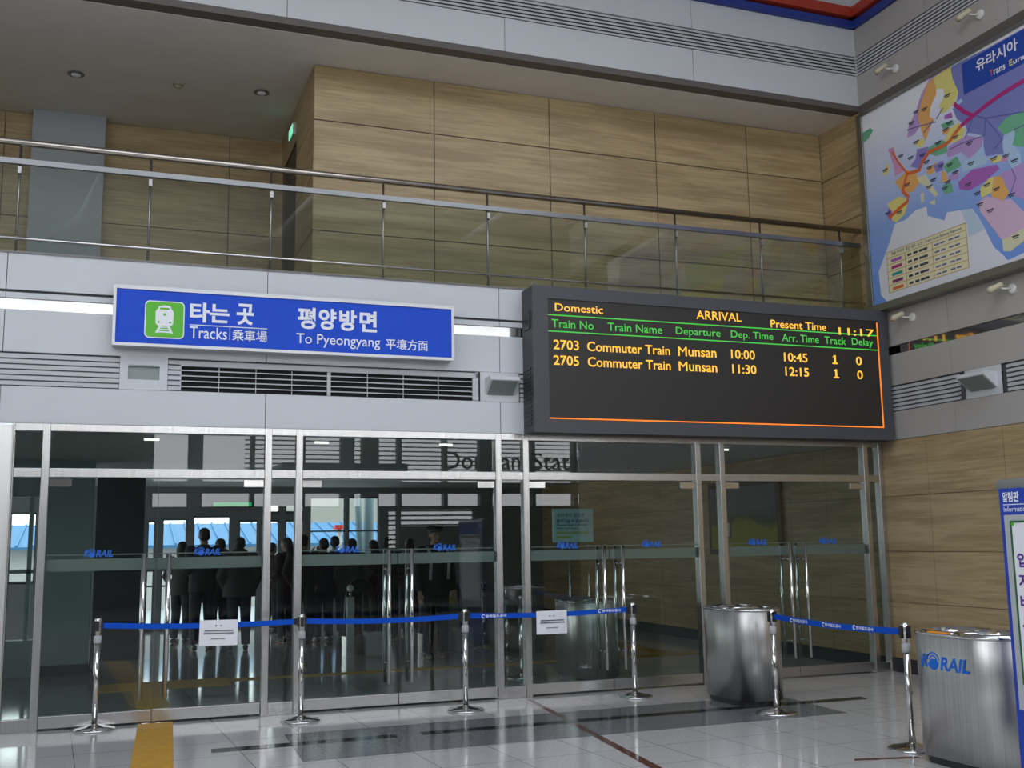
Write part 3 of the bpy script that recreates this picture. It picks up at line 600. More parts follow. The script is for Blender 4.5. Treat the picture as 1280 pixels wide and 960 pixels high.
# ------------------------------------------------------------------ wall lamps
LENS = mat('lamp_lens', (.22,.26,.25), .25); LAMPW = mat('lamp_housing', (.62,.63,.64), .4)
r = tag(empty('wall_lamp', (.24, 0, 3.06)), 'recessed square wall lamp under the left end of the blue sign', 'lamp')
m = MB()
for a in ((.025,-.006,3.062,.455,.03,3.16), (.025,-.006,3.30,.455,.03,3.378), (.025,-.006,3.16,.098,.03,3.30), (.382,-.006,3.16,.455,.03,3.30)): m.box(*a)
part(m, 'surround', WHITE, r)
m = MB(); m.box(.098, .02, 3.16, .382, .034, 3.30); m.box(.098,-.006,3.285,.382,.02,3.30); part(m, 'lens', LENS, r)
def box_lamp(name, lab, o, basis, w, rot=0):
    u, v, n = map(Vector, basis); O = Vector(o)
    r = tag(empty(name, o), lab, 'lamp')
    m = MB(); m.prism([(-w*.95,-.12),(w*.95,-.12),(w*.95,.195),(-w*.95,.195)], O, u, v, n, .006); part(m, 'mounting_plate', LAMPW, r)
    # wedge housing, its lens tilted down and out
    P = lambda a, b, c: O+u*a+v*b+n*c
    h = w*.72; m = MB()
    vs = [P(-h,.13,.0),P(h,.13,.0),P(h,.13,.17),P(-h,.13,.17),P(-h,-.05,.0),P(h,-.05,.0),P(h,.09,.19),P(-h,.09,.19)]
    m.add(vs, [(0,3,2,1),(0,1,5,4),(3,7,6,2),(0,4,7,3),(1,2,6,5)]); m.add(vs, [(4,5,6,7)])
    part(m, 'housing', LAMPW, r)
    m = MB(); k = .012
    vs = [P(-h+k*2,-.045,.012),P(h-k*2,-.045,.012),P(h-k*2,.082,.185),P(-h+k*2,.082,.185)]; off = (v*-.7+n*.7)*.006
    vs2 = [q_+off for q_ in vs]; m.add(vs+vs2, [(0,1,2,3),(7,6,5,4),(0,4,5,1),(1,5,6,2),(2,6,7,3),(3,7,4,0)])
    part(m, 'lens', LENS, r)
box_lamp('wall_lamp', 'projecting wedge wall lamp between the air grille and the arrival board', (3.825, 0, 3.18), FR, .23)
box_lamp('wall_lamp', 'projecting wedge wall lamp on the grey right wall beside the louvres', (W, -1.70, 3.18), RT, .27)
# ------------------------------------------------------------------ map
MC = {'sea': (.20,.33,.72), 'russia': (.20,.22,.52), 'lilac': (.48,.32,.62), 'orange': (.80,.42,.13), 'yellow': (.76,.68,.22), 'green': (.16,.45,.26),
      'violet': (.27,.22,.58), 'magenta': (.40,.13,.47), 'pink': (.66,.32,.52), 'pale': (.70,.68,.45), 'ice': (.42,.58,.76), 'rose': (.68,.47,.62),
      'grey': (.74,.74,.80), 'icegrey': (.50,.62,.74), 'cream': (.78,.74,.48), 'ink': (.05,.05,.08), 'route_red': (.45,.02,.19), 'route_orange': (.70,.15,.04),
      'line': (.14,.13,.36), 'board': (.012,.06,.38), 'white': (.88,.88,.92), 'teal': (.02,.30,.30), 'maroon': (.22,.03,.12), 'brown': (.45,.25,.05)}
KEYS = list(MC); MM = [mat('map_'+k, MC[k], .55) for k in KEYS]; MI = {k: i for i, k in enumerate(KEYS)}
sea = MM[0]; n_ = sea.node_tree.nodes; l_ = sea.node_tree.links    # the printed sea pales towards the north
t_ = n_.new('ShaderNodeTexCoord'); sp_ = n_.new('ShaderNodeSeparateXYZ'); mr_ = n_.new('ShaderNodeMapRange'); rp_ = n_.new('ShaderNodeValToRGB')
mr_.inputs['From Min'].default_value = .1; mr_.inputs['From Max'].default_value = 2.3
rp_.color_ramp.elements[0].color = (.17,.32,.75,1); rp_.color_ramp.elements[1].color = (.84,.85,.90,1)
e_ = rp_.color_ramp.elements.new(.42); e_.color = (.26,.40,.76,1)
l_.new(t_.outputs['Object'], sp_.inputs[0]); l_.new(sp_.outputs['Z'], mr_.inputs[0]); l_.new(mr_.outputs[0], rp_.inputs[0]); l_.new(rp_.outputs[0], n_['Principled BSDF'].inputs['Base Color'])
r = tag(empty('railway_map', (8.70, -3.6, 4.29)), 'huge colourful railway wall map of Europe and Asia on the right wall', 'map')
m = MB(); m.box(8.652, -7.0, 4.36, 8.77, -.16, 6.80); part(m, 'backing', DARKSTEEL, r)
FM = mat('map_frame_steel', (.30,.30,.27), .3, .9)
m = MB()
m.box(8.62, -7.0, 4.285, 8.765, -.10, 4.372); m.box(8.62, -7.0, 6.795, 8.765, -.10, 6.838); m.box(8.62, -.196, 4.372, 8.765, -.10, 6.795)
part(m, 'frame', FM, r, .004)
m = MB(); O = (8.648, 0, 0)
rect(m, .19, 4.36, 6.95, 6.80, O, RT, .004, MI['sea'])
def inset(P):   # clip to the sheet
    return [(min(max(a, .197), 6.9), min(max(b, 4.374), 6.793)) for a, b in P]
lay = .0045
for nm, P in MAP:
    if nm == 'russia': P = [q for q in P if q not in ((2.733,6.416),(2.769,6.752))]; i = P.index((2.678,5.902)); P = P[:i+1]+[(4.2,6.0),(5.6,5.7),(6.5,6.2),(6.4,6.7)]+P[i+1:]
    lay += .00006; m.prism(inset(P), O, *RT, lay, MI[nm])
for P, c in (([(2.62,5.9),(4.1,6.0),(4.0,5.6),(2.62,5.55)], 'green'), ([(2.9,5.55),(5.4,5.6),(5.6,4.9),(4.2,4.6),(3.2,5.0)], 'yellow'), ([(2.7,5.2),(3.2,5.0),(3.6,4.7),(3.4,4.4),(3.1,4.7)], 'orange')):
    m.prism(P, O, *RT, .0044, MI[c])
def ribbon(P, wd, c, t):
    P = [Vector((a, b, 0)) for a, b in P]; L_, R_ = [], []
    for i, p in enumerate(P):
        d = P[min(i+1, len(P)-1)]-P[max(i-1, 0)]; d.normalize(); nn = Vector((-d.y, d.x, 0))*wd/2
        L_.append(p+nn); R_.append(p-nn)
    for i in range(len(P)-1): m.prism([(q.x, q.y) for q in (L_[i], L_[i+1], R_[i+1], R_[i])], O, *RT, t, MI[c])
for P in ([(2.024,6.093),(2.152,6.012),(2.339,5.969),(2.675,5.881)], [(2.152,6.012),(2.114,5.833),(1.799,5.864),(1.612,5.86)], [(1.972,6.074),(1.844,5.902)],
          [(2.152,6.004),(2.285,5.814),(2.347,5.70),(2.228,5.637)], [(2.661,5.746),(2.5,5.748)], [(2.439,5.351),(2.481,5.233),(2.392,5.084)],
          [(1.438,6.25),(1.177,6.302),(.972,6.329)], [(1.398,6.283),(1.234,6.196)], [(1.558,6.367),(1.441,6.282)]): ribbon(P, .010, 'line', .0092)
ribbon([(1.725,6.348),(1.874,6.192),(1.986,6.108),(2.147,6.146),(2.361,6.182),(2.548,6.203),(2.71,6.209),(3.6,6.2),(5.0,5.95)], .045, 'route_red', .0094); ribbon([(1.986,6.108),(1.799,6.062)], .045, 'route_red', .0095)
ribbon([(1.799,6.062),(1.712,6.016),(1.622,5.953),(1.535,5.936),(1.297,5.941),(1.178,5.867),(1.125,5.786),(.92,5.805),(.863,5.706),(.826,5.617)], .042, 'route_orange', .0096)
ribbon([(.827,5.62),(.916,5.53),(.887,5.475),(.742,5.435),(.568,5.377)], .042, 'route_orange', .0097); ribbon([(.693,6.158),(.796,5.984),(.921,5.814)], .024, 'route_orange', .0097)
for u, v in [(1.047,6.382),(1.272,6.465),(1.634,6.48),(1.102,6.128),(1.445,5.994),(1.706,5.962),(1.896,5.82),(.839,6.054),(.995,5.974),(.553,5.973),(.907,5.675),(1.902,5.59),(1.459,5.717),(1.289,5.754),(1.594,5.682),(1.328,5.594),(1.543,5.498),(1.839,5.372),(2.095,5.282),(2.219,5.196),(2.483,5.418),(1.573,6.1),(1.632,6.159),(1.242,5.837),(1.185,5.939),(1.495,5.442),(1.666,5.569),(2.217,5.534),(2.382,5.506),(1.256,5.536),(1.138,6.485),(.749,5.386),(.549,5.434),(1.954,5.235),(1.979,5.104),(2.113,4.994),(2.416,4.623),(2.41,5.074)]:
    rect(m, u-.045, v+.004, u+.045, v+.018, O, RT, .0099, MI['ink']); rect(m, u-.03, v-.014, u+.03, v-.006, O, RT, .0099, MI['ink'])
# legend
for k, z in enumerate((4.466, 4.552, 4.637, 4.722, 4.807, 4.886, 4.965)):
    if k != 6 and k < 6 or k == 6: rect(m, .478, z-.003, 1.757, z+.003, O, RT, .0090, MI['brown'])
for u in (.478, .79, 1.235, 1.757): rect(m, u-.003, 4.466, u+.003, 4.965 if u in (.478, 1.757) else 4.886, O, RT, .0090, MI['brown'])
for k, c in enumerate(('route_orange','maroon','teal','route_red','magenta')): rect(m, .55, 4.486+k*.085, .73, 4.522+k*.085, O, RT, .0091, MI[c])
glyphs(m, 'TAR', (.56, 4.905, .64, 4.945), O, RT, .0092, .02, MI['ink']); glyphs(m, '아시아 횡단 철도 노선 / Trans Asian Railway Network', (.66, 4.898, 1.70, 4.950), O, RT, .0092, .004, MI['ink'])
for k in range(5):
    z = 4.49+k*.085
    for u in (.83, .93, 1.02, 1.09): rect(m, u, z, u+.065, z+.028, O, RT, .0092, MI['ink'])
    for u in (1.27, 1.36, 1.49, 1.58): rect(m, u, z+.006, u+.07, z+.024, O, RT, .0092, MI['line'])
part(m, 'print', MM, r)
m = MB(); rect(m, 1.883, 6.392, 4.6, 6.745, (8.66,0,0), RT, .022, MI['board']); tb = part(m, 'title_board', MM, r)
m = MB(); glyphs(m, '유라시아', (2.084, 6.563, 2.655, 6.70), (8.638,0,0), RT, .003, .02, MI['white']); glyphs(m, '철도', (2.80, 6.563, 3.10, 6.70), (8.638,0,0), RT, .003, .02, MI['white'])
part(m, 'title_lettering', MM, tb); m = MB(); glyphs(m, 'T', (2.265, 6.432, 2.312, 6.500), (8.638,0,0), RT, .003, .03, MI['route_orange']); glyphs(m, 'rans', (2.318, 6.432, 2.475, 6.485), (8.638,0,0), RT, .003, .02, MI['white'])
glyphs(m, 'E', (2.53, 6.432, 2.575, 6.500), (8.638,0,0), RT, .003, .03, MI['yellow']); glyphs(m, 'urasian', (2.582, 6.432, 2.90, 6.485), (8.638,0,0), RT, .003, .02, MI['white'])
part(m, 'title_lettering', MM, tb)
# ------------------------------------------------------------------ map spotlights
SPW = mat('spot_white', (.78,.77,.72), .4); SPC = mat('spot_cream', (.60,.54,.38), .45)
def spot(y, z, lab, upward):
    r = tag(empty('map_spotlight', (W, y, z)), lab, 'spotlight', 'spotlights aimed at the map')
    m = MB(); m.tube([(W, y, z), (W-.02, y, z), (W-.03, y, z)], [.055,.055,.035], 20); part(m, 'wall_plate', SPW, r)
    s = 1 if upward else -1
    m = MB(); m.tube([(W-.025, y, z), (W-.10, y+.03, z), (W-.13, y+.05, z+.02)], .011, 8); part(m, 'arm', SPW, r)
    c = Vector((W-.22, y+.06, z+.035*s)); d = Vector((.25, .80, .55*s)); d.normalize()
    c2 = Vector((W-.14, y+.07, z+.03))
    d = Vector((-.15, .92, -.22))
    d.normalize()
    m = MB(); m.tube([c2-d*.06, c2-d*.05, c2+d*.035, c2+d*.04], [.02, .028, .028, .036], 16); m.tube([c2+d*.04, c2+d*.115], .036, 16); h = part(m, 'lamp_head', SPC, r)
    m = MB(); m.tube([c2+d*.116, c2+d*.119], .031, 16); part(m, 'lamp_lens', LENS, h)
spot(-.70, 4.135, 'white spotlight below the map, close to the arrival board', True)
spot(-2.20, 4.135, 'white spotlight below the map, near the photo\'s right edge', True)
spot(-.72, 7.225, 'white spotlight above the map near the room corner', False)
spot(-2.08, 7.255, 'white spotlight above the map near its blue title board', False)
# ------------------------------------------------------------------ gallery railing
r = tag(empty('glass_railing', (3.8, .12, 4.318)), 'long steel and glass railing along the gallery edge above the signs', 'railing')
m = MB(); m.tube([(XL+.2, .12, 5.412), (W-.02, .12, 5.412)], .034, 18); part(m, 'handrail', mat('handrail_steel', (.50,.46,.40), .22, 1.0), r)
m = MB(); m.box(XL+.2, .10, 5.195, W-.03, .14, 5.235); m.box(XL+.2, .108, 5.235, W-.03, .132, 5.25); part(m, 'top_channel', mat('channel_grey', (.24,.245,.25), .22, .8), r)
m = MB(); m.tube([(XL+.2, .085, 4.465), (W-.03, .085, 4.465)], .014, 12); part(m, 'lower_rail', CHROME, r)
PX = [-.93+1.172*k for k in range(-6, 9)]
for x in PX:
    if x < XL+.2: continue
    m = MB(); m.tube([(x, .13, 4.31), (x, .13, 5.39)], .012, 12); p_ = part(m, 'post', DARKSTEEL, r)
    m = MB(); m.box(x-.016, .085, 5.10, x+.016, .13, 5.165); part(m, 'clamp', DARKSTEEL, p_)
    m = MB(); m.tube([(x, .085, 4.465), (x, .13, 4.465)], .02, 10); part(m, 'clamp', DARKSTEEL, p_)
for a, b in zip(PX, PX[1:]):
    if a < XL+.2: continue
    m = MB(); m.box(a+.006, .112, 4.36, b-.006, .122, 5.20); part(m, 'glass_panel', RAILGLASS, r)
m = MB(); m.box(PX[-1]+.006, .112, 4.36, W-.04, .122, 5.20); part(m, 'glass_panel', RAILGLASS, r)
# ------------------------------------------------------------------ gallery ceiling fixtures, exit lamp
def downlight(x, y, lab):
    r = tag(empty('ceiling_downlight', (x, y, 6.95)), lab, 'downlight', 'gallery downlights')
    m = MB(); m.lathe([(.055, 6.949), (.088, 6.947), (.092, 6.938), (.075, 6.932), (.060, 6.940)], x, y, 28); part(m, 'trim_ring', mat('downlight_ring', (.22,.20,.18), .35, .6), r)
    m = MB(); m.ball((x, y, 6.935), (.052, .052, .022), 16); part(m, 'bulb', mat('frosted_bulb', (.85,.83,.85), .3), r)
downlight(1.497, 1.779, 'round ceiling downlight nearest the wood panelled wall')
downlight(-.563, 1.94, 'round ceiling downlight above the pale gallery pillar')
downlight(-1.318-.55, 2.10, 'round ceiling downlight at the left edge of the gallery')
r = tag(empty('smoke_detector', (.55, 1.86, 6.95)), 'small round smoke detector between the two ceiling downlights', 'smoke detector')
m = MB(); m.lathe([(.06, 6.95), (.06, 6.938), (.05, 6.93)], .55, 1.86, 24); part(m, 'base', mat('detector_cream', (.42,.38,.26), .5), r)
m = MB(); m.lathe([(.036, 6.93), (.036, 6.905), (.02, 6.90)], .55, 1.86, 20); part(m, 'sensor_cap', mat('detector_cream', (.42,.38,.26), .5), r)
r = tag(empty('exit_lamp', (1.90, 2.6, 6.55)), 'small green exit lamp on the side of the wood wall', 'exit lamp')
m = MB(); m.box(1.925, 2.10, 6.60, 1.96, 2.42, 6.76); part(m, 'case', mat('exit_case', (.55,.58,.56), .4), r)
m = MB(); m.box(1.917, 2.12, 6.62, 1.925, 2.40, 6.74); part(m, 'lit_face', mat('exit_green', (.1,.5,.3), .5, emit=(.25,.85,.55), strength=.9), r)
# ------------------------------------------------------------------ tactile paving
TAC = mat('tactile_yellow', (.60, .33, .035), .55, noise=((14,14,14), .12, 3))
m = MB(); m.prism([(.297,.0),(.60,.0),(.49,-2.2),(.185,-2.2)], (0,0,.0003), (1,0,0), (0,1,0), (0,0,1), .006)
for k in range(7): m.prism([(.297+.303*(k+.35)/7,0),(.297+.303*(k+.72)/7,0),(.185+.305*(k+.72)/7,-2.2),(.185+.305*(k+.35)/7,-2.2)], (0,0,.006), (1,0,0), (0,1,0), (0,0,1), .004)
m.prism([(.185,-2.2),(.49,-2.2),(.31,-5.8),(.005,-5.8)], (0,0,.0003), (1,0,0), (0,1,0), (0,0,1), .006)
t1 = m.build('tactile_paving', TAC); tag(t1, 'yellow tactile strip on the hall floor leading to the left doors', 'tactile paving')
m = MB(); m.box(.30, .12, 0, .62, 2.45, .006); m.box(-.05, 2.45, 0, 1.38, 3.15, .006)
for k in range(15): m.box(-.05+k*.097, 2.48, .006, -.05+k*.097+.035, 3.12, .010)
m.box(1.38, 2.8, 0, 8.3, 3.0, .006); m.box(7.2, 3.0, 0, 7.5, 5.4, .006)
t2 = m.build('tactile_paving', TAC); tag(t2, 'yellow tactile path on the lobby floor behind the glass doors', 'tactile paving')
# ------------------------------------------------------------------ stanchions with belts
def stanchion(x, y, lab, h=.955, to=None, group='queue barriers in the hall', beltmat=None, prints=(), sag=.02, zto=.90):
    r = tag(empty('queue_barrier', (x, y, 0)), lab, 'barrier post', group)
    m = MB(); m.lathe([(.178, 0), (.180, .010), (.172, .018), (.10, .032), (.045, .046), (.030, .052)], x, y, 40); part(m, 'base', CHROME, r)
    m = MB(); m.tube([(x, y, .045), (x, y, h-.17)], .0255, 24); part(m, 'pole', CHROME, r)
    m = MB(); m.lathe([(.029, h-.225), (.034, h-.215), (.034, h-.165), (.029, h-.155)], x, y, 24); part(m, 'collar', mat('grey_plastic', (.45,.45,.45), .4), r)
    m = MB(); m.tube([(x, y, h-.17), (x, y, h-.012), (x, y, h)], [.029, .029, .022], 24); hd = part(m, 'head', CHROME, r)
    m = MB()
    for k in range(4):
        a = k*math.pi/2+(math.atan2(to[1]-y, to[0]-x) if to else 0)
        c, s = math.cos(a), math.sin(a)
        m.obox((x+c*.031, y+s*.031, h-.07), (c*.012, s*.012, 0), (-s*.014, c*.014, 0), (0, 0, .045))
    part(m, 'belt_slots', BLACK, hd)
    if to:
        d = Vector((to[0]-x, to[1]-y, 0)); L_ = d.length; d.normalize(); nn = Vector((-d.y, d.x, 0))
        a, b = .042, L_-.042; N = 24; m = MB(); vs = []
        for i in range(N+1):
            t = i/N; p = Vector((x, y, 0))+d*(a+(b-a)*t); zc = h-.068-sag*4*t*(1-t)+(to[2]-h if len(to) > 2 else 0)*t
            for sgn, dz in ((-1,-.024),(1,-.024),(1,.024),(-1,.024)): vs.append(p+nn*.0012*sgn+Vector((0,0,zc+dz)))
        fs = []
        for i in range(N):
            o = i*4
            for j in range(4): fs.append((o+j, o+(j+1) % 4, o+4+(j+1) % 4, o+4+j))
        m.add(vs, fs); bl = part(m, 'belt', beltmat or BELT, r)
        if prints:
            nf = nn if nn.dot(Vector((-x, -10.5-y, 0))) > 0 else -nn; u_ = d if d.cross(Vector((0,0,1))).dot(nf) > 0 else -d
            for t in prints:
                m = MB(); p = Vector((x, y, 0))+d*(L_*t)+Vector((0, 0, h-.068-sag*4*t*(1-t)))
                B = (u_, (0,0,1), nf)
                m.prism([(-.125+.019*math.cos(i*math.pi/10), .019*math.sin(i*math.pi/10)) for i in range(20) if i not in (18,19,0)]+[(-.125+.011*math.cos(i*math.pi/10), .011*math.sin(i*math.pi/10)) for i in range(17,0,-1)], p, *B, .003)
                glyphs(m, '한국철도공사', (-.10, -.015, .12, .013), p, B, .003, .03)
                part(m, 'belt_print', LETTER, bl)
        m = MB(); e = Vector((to[0], to[1], 0))-d*.05; m.obox(e+Vector((0,0,(to[2] if len(to) > 2 else h)-.068)), d*.02, nn*.008, (0,0,.03)); part(m, 'belt_clip', BLACK, r)
    return r
PTS = [(-.071,-.114), (1.687,-.454), (3.239,-.549), (5.083,-.472), (5.754,-1.979), (5.711,-3.803)]
stanchion(*PTS[0], 'steel belt barrier post at the left end of the hall row', .97, (*PTS[1], .96))
stanchion(*PTS[1], 'steel belt barrier post in front of the mullion left of the middle doors', .96, (*PTS[2], .955))
stanchion(*PTS[2], 'steel belt barrier post in front of the middle doors, right escalator behind it', .955, (*PTS[3], .95), prints=(.17, .86))
stanchion(*PTS[3], 'steel belt barrier post in front of the doors under the arrival board', .95)
stanchion(*PTS[4], 'steel belt barrier post beside the front of the plain steel bin', .94, (*PTS[5], .935), prints=(.24, .50, .73))
stanchion(*PTS[5], 'steel belt barrier post beside the bin with blue lettering', .935)
GB = 'queue barriers behind the glass'; BB = mat('black_belt', (.012,.014,.04), .6)
stanchion(5.36, 5.05, 'steel belt barrier post far behind the glass, beside the right escalator', .98, (5.10, 3.34), GB, BB)
stanchion(5.10, 3.34, 'steel belt barrier post behind the glass, second along the black belt', .96, (4.60, 1.50), GB, BB)
stanchion(4.60, 1.50, 'steel belt barrier post close behind the glass, left of the bin there', .95, None, GB)
def notice(x0, x1, z0, z1, pa, pb, lab, hook=.90):
    # sheet hanging on the belt running from pa to pb
    d = Vector((pb[0]-pa[0], pb[1]-pa[1], 0)); d.normalize(); nn = Vector((d.y, -d.x, 0))
    if nn.y > 0: nn = -nn
    t = lambda x: (x-pa[0])/d.x
    A = Vector((pa[0], pa[1], 0)); O = A+nn*.006
    r = tag(empty('paper_notice', (A+d*t((x0+x1)/2)+Vector((0,0,z0)))), lab, 'notice', 'paper notices on the belt')
    u0, u1 = t(x0), t(x1)
    N = 10; m = MB(); vs = []
    for i in range(N+1):
        f = i/N; bul = .012*math.sin(f*math.pi)
        for j, z in ((0, z0), (1, z1)):
            p = O+d*(u0+(u1-u0)*f)+nn*(bul if j == 0 else .001)+Vector((0,0,z)); vs += [p, p+nn*.0012]
    fs = []
    for i in range(N):
        o = i*4; fs += [(o+1,o+5,o+7,o+3), (o,o+2,o+6,o+4), (o,o+4,o+5,o+1), (o+2,o+3,o+7,o+6)]
    fs += [(0,1,3,2), (N*4,N*4+2,N*4+3,N*4+1)]
    m.add(vs, fs); part(m, 'sheet', PAPER, r)
    m = MB(); B = (d, (0,0,1), nn); w_ = u1-u0; h_ = z1-z0
    for f0, f1, g0, g1 in ((.42,.45,.76,.80), (.55,.58,.76,.80)): rect(m, u0+f0*w_, z0+g0*h_, u0+f1*w_, z0+g1*h_, O, B, .0145)
    for g, f0, f1 in ((.57,.14,.86), (.47,.12,.88), (.25,.31,.66)):
        f = f0
        while f < f1: rect(m, u0+f*w_, z0+g*h_, u0+(f+.028)*w_, z0+(g+.035)*h_, O, B, .0145); f += .042
    part(m, 'print', INK, r)
notice(.792, 1.122, .697, .925, PTS[0], PTS[1], 'white paper notice hanging on the blue belt before the left doors')
notice(3.99, 4.325, .675, .902, PTS[2], PTS[3], 'white paper notice hanging on the blue belt under the standing sign')
# ------------------------------------------------------------------ steel bins
BINSTEEL = mat('bin_steel', (.56,.55,.53), .34, 1.0, noise=((90,90,.8), .14, 2))
def stadium(hw, hl, n=16):
    s = hl-hw; P = []
    for i in range(n+1): a = math.pi*i/n; P.append((hw*math.cos(a), s+hw*math.sin(a)))
    for i in range(n+1): a = math.pi+math.pi*i/n; P.append((hw*math.cos(a), -s+hw*math.sin(a)))
    return P
def bin_(x, y, lab, group=None, lettered=False, hw=.30, hl=.46, h=.91):
    r = tag(empty('litter_bin', (x, y, 0)), lab, 'bin', group)
    m = MB(); m.prism([(x+a*.9, y+b*.93) for a, b in stadium(hw, hl)], (0,0,0), (1,0,0), (0,1,0), (0,0,1), .06); part(m, 'plinth', BLACK, r)
    def shell(mb, prof, mi=0):
        vs = []; P0 = stadium(1, 1)
        n = len(stadium(hw, hl)); 
        for off, z in prof: vs += [(x+a, y+b, z) for a, b in stadium(hw-off, hl-off)]
        k = len(prof); fs = [(i*n+j, i*n+(j+1) % n, (i+1)*n+(j+1) % n, (i+1)*n+j) for i in range(k-1) for j in range(n)]
        mb.add(vs, fs, mi, True)
    m = MB(); shell(m, [(.02,.052),(.0,.055),(.0,h-.03),(.012,h-.012),(.02,h-.012),(.02,.60),]); part(m, 'body', BINSTEEL, r)
    m = MB(); m.tube([(x+a, y+b, h-.012) for i, (a, b) in enumerate(stadium(hw-.004, hl-.004)) if i not in (16, 33) or True][:-1], .013, 10, closed=True); part(m, 'rim', CHROME, r)
    for s, nm in ((1, 'lid'), (-1, 'lid')):
        cyy = y+s*(hl-hw)*1.0
        m = MB(); rr = hw-.035
        m.lathe([(rr, h-.03), (rr, h-.004), (rr*.93, h+.010), (rr*.80, h+.008), (rr*.72, h-.03), (rr*.66, h-.05)], x, cyy, 36); part(m, nm, CHROME, r)
        m = MB(); m.lathe([(rr*.66, h-.052), (rr*.66, h-.046)], x, cyy, 30); part(m, 'opening_shade', BLACK, r)  # black disc painted as the dark inside of the bin
    m = MB(); m.box(x-hw+.03, y-.05, h-.03, x+hw-.03, y+.05, h-.012); part(m, 'top_plate', STEEL, r)
    if lettered:
        O = (x-hw, 0, 0); m = MB(); logo(m, 4.225, .652, 4.685, .776, O, RT, .0015); part(m, 'logo', LOGO, r)
        m = MB(); m.box(x-hw-.002, y-.02, h-.014, x-hw+.05, y+.15, h+.006); part(m, 'orange_label', mat('orange_label', (.85,.32,.02), .5), r)
bin_(5.925, -1.19, 'plain steel bin with oval top in front of the right doors', hw=.275, hl=.45)
bin_(5.775, -4.46, 'steel bin with blue lettering beside the blue information board', lettered=True)
bin_(5.24, 1.03, 'steel bin standing behind the glass under the standing sign')
# ------------------------------------------------------------------ information board
IB = mat('board_blue', (.012,.05,.42), .4)
r = tag(empty('information_board', (5.445, -5.8, 0)), 'blue standing information board at the right edge, beside the lettered bin', 'notice board')
m = MB(); m.box(5.40, -6.35, .03, 5.49, -5.14, 1.89); part(m, 'panel', IB, r, .006)
m = MB(); m.tube([(5.445, -6.38, 1.90), (5.445, -5.125, 1.90)], .048, 18); part(m, 'top_cap', mat('cap_silver', (.50,.50,.52), .3, .5), r)
m = MB(); m.box(5.392, -6.30, .50, 5.402, -5.178, 1.715); part(m, 'grey_face', mat('board_face_grey', (.46,.48,.48), .5), r)
m = MB()
for q in ((-6.22,.66,-5.228,.672), (-6.22,1.665,-5.228,1.677), (-6.22,.672,-6.208,1.665), (-5.240,.672,-5.228,1.665)): m.box(5.384, q[0], q[1], 5.394, q[2], q[3])
part(m, 'green_edge', mat('edge_green', (.02,.12,.04), .5), r)
m = MB(); m.box(5.388, -6.208, .672, 5.393, -5.240, 1.665); pp = part(m, 'poster', PAPER, r)
for z in (1.655, .69): m = MB(); m.tube([(5.390, -5.25, z), (5.380, -5.25, z)], .010, 10); part(m, 'pin', GREEN, pp)
m = MB()
for k, ch in enumerate('입지바시'): glyphs(m, ch, (5.262, 1.385-.13*k, 5.345, 1.475-.13*k), (5.388,0,0), RT, .002, .03)
part(m, 'poster_lettering', mat('purple_ink', (.10,.03,.25), .6), pp)
m = MB(); glyphs(m, '알림판', (5.172, 1.797, 5.305, 1.862), (5.40,0,0), RT, .002, .03); part(m, 'lettering', LETTER, r); m = MB(); rect(m, 5.174, 1.778, 5.7, 1.783, (5.40,0,0), RT, .002); glyphs(m, 'Information', (5.176, 1.735, 5.372, 1.768), (5.40,0,0), RT, .002, .004); part(m, 'lettering', LETTER, r)
for y in (-5.40, -6.2): m = MB(); m.box(5.30, y-.04, 0, 5.59, y+.04, .04); part(m, 'foot', DARKSTEEL, r)
# ------------------------------------------------------------------ lobby furniture
r = tag(empty('standing_sign', (5.45, 1.85, 0)), 'pale blue standing sign on two thin poles behind the glass', 'sign')
for x in (5.40, 5.66): m = MB(); m.tube([(x, 1.85, .03), (x, 1.85, 1.66)], .011, 10); part(m, 'pole', CHROME, r)
m = MB(); m.box(5.30, 1.72, 0, 5.76, 1.98, .03); part(m, 'base', DARKSTEEL, r)
m = MB(); m.box(5.17, 1.82, 1.57, 5.725, 1.845, 1.985); part(m, 'plate', mat('plate_pale_blue', (.58,.86,.92), .35), r, .004)
m = MB(); O = (.57, 1.82, 0)
glyphs(m, '승차권이 없으면', (4.66, 1.88, 5.03, 1.93), O, FR, .002, .01); glyphs(m, '들어가실 수 없습니다', (4.65, 1.81, 5.09, 1.86), O, FR, .002, .025)
glyphs(m, 'Please buy a ticket', (4.65, 1.765, 5.07, 1.80), O, FR, .002, .02); glyphs(m, 'before you enter', (4.65, 1.728, 4.93, 1.755), O, FR, .002, .02)
part(m, 'lettering', mat('sign_navy', (.02,.10,.20), .6), r)
m = MB(); rect(m, 4.65, 1.67, 5.08, 1.70, O, FR, .002); rect(m, 4.64, 1.62, 4.86, 1.65, O, FR, .002); part(m, 'yellow_lines', mat('sign_lime', (.50,.62,.25), .6), r)
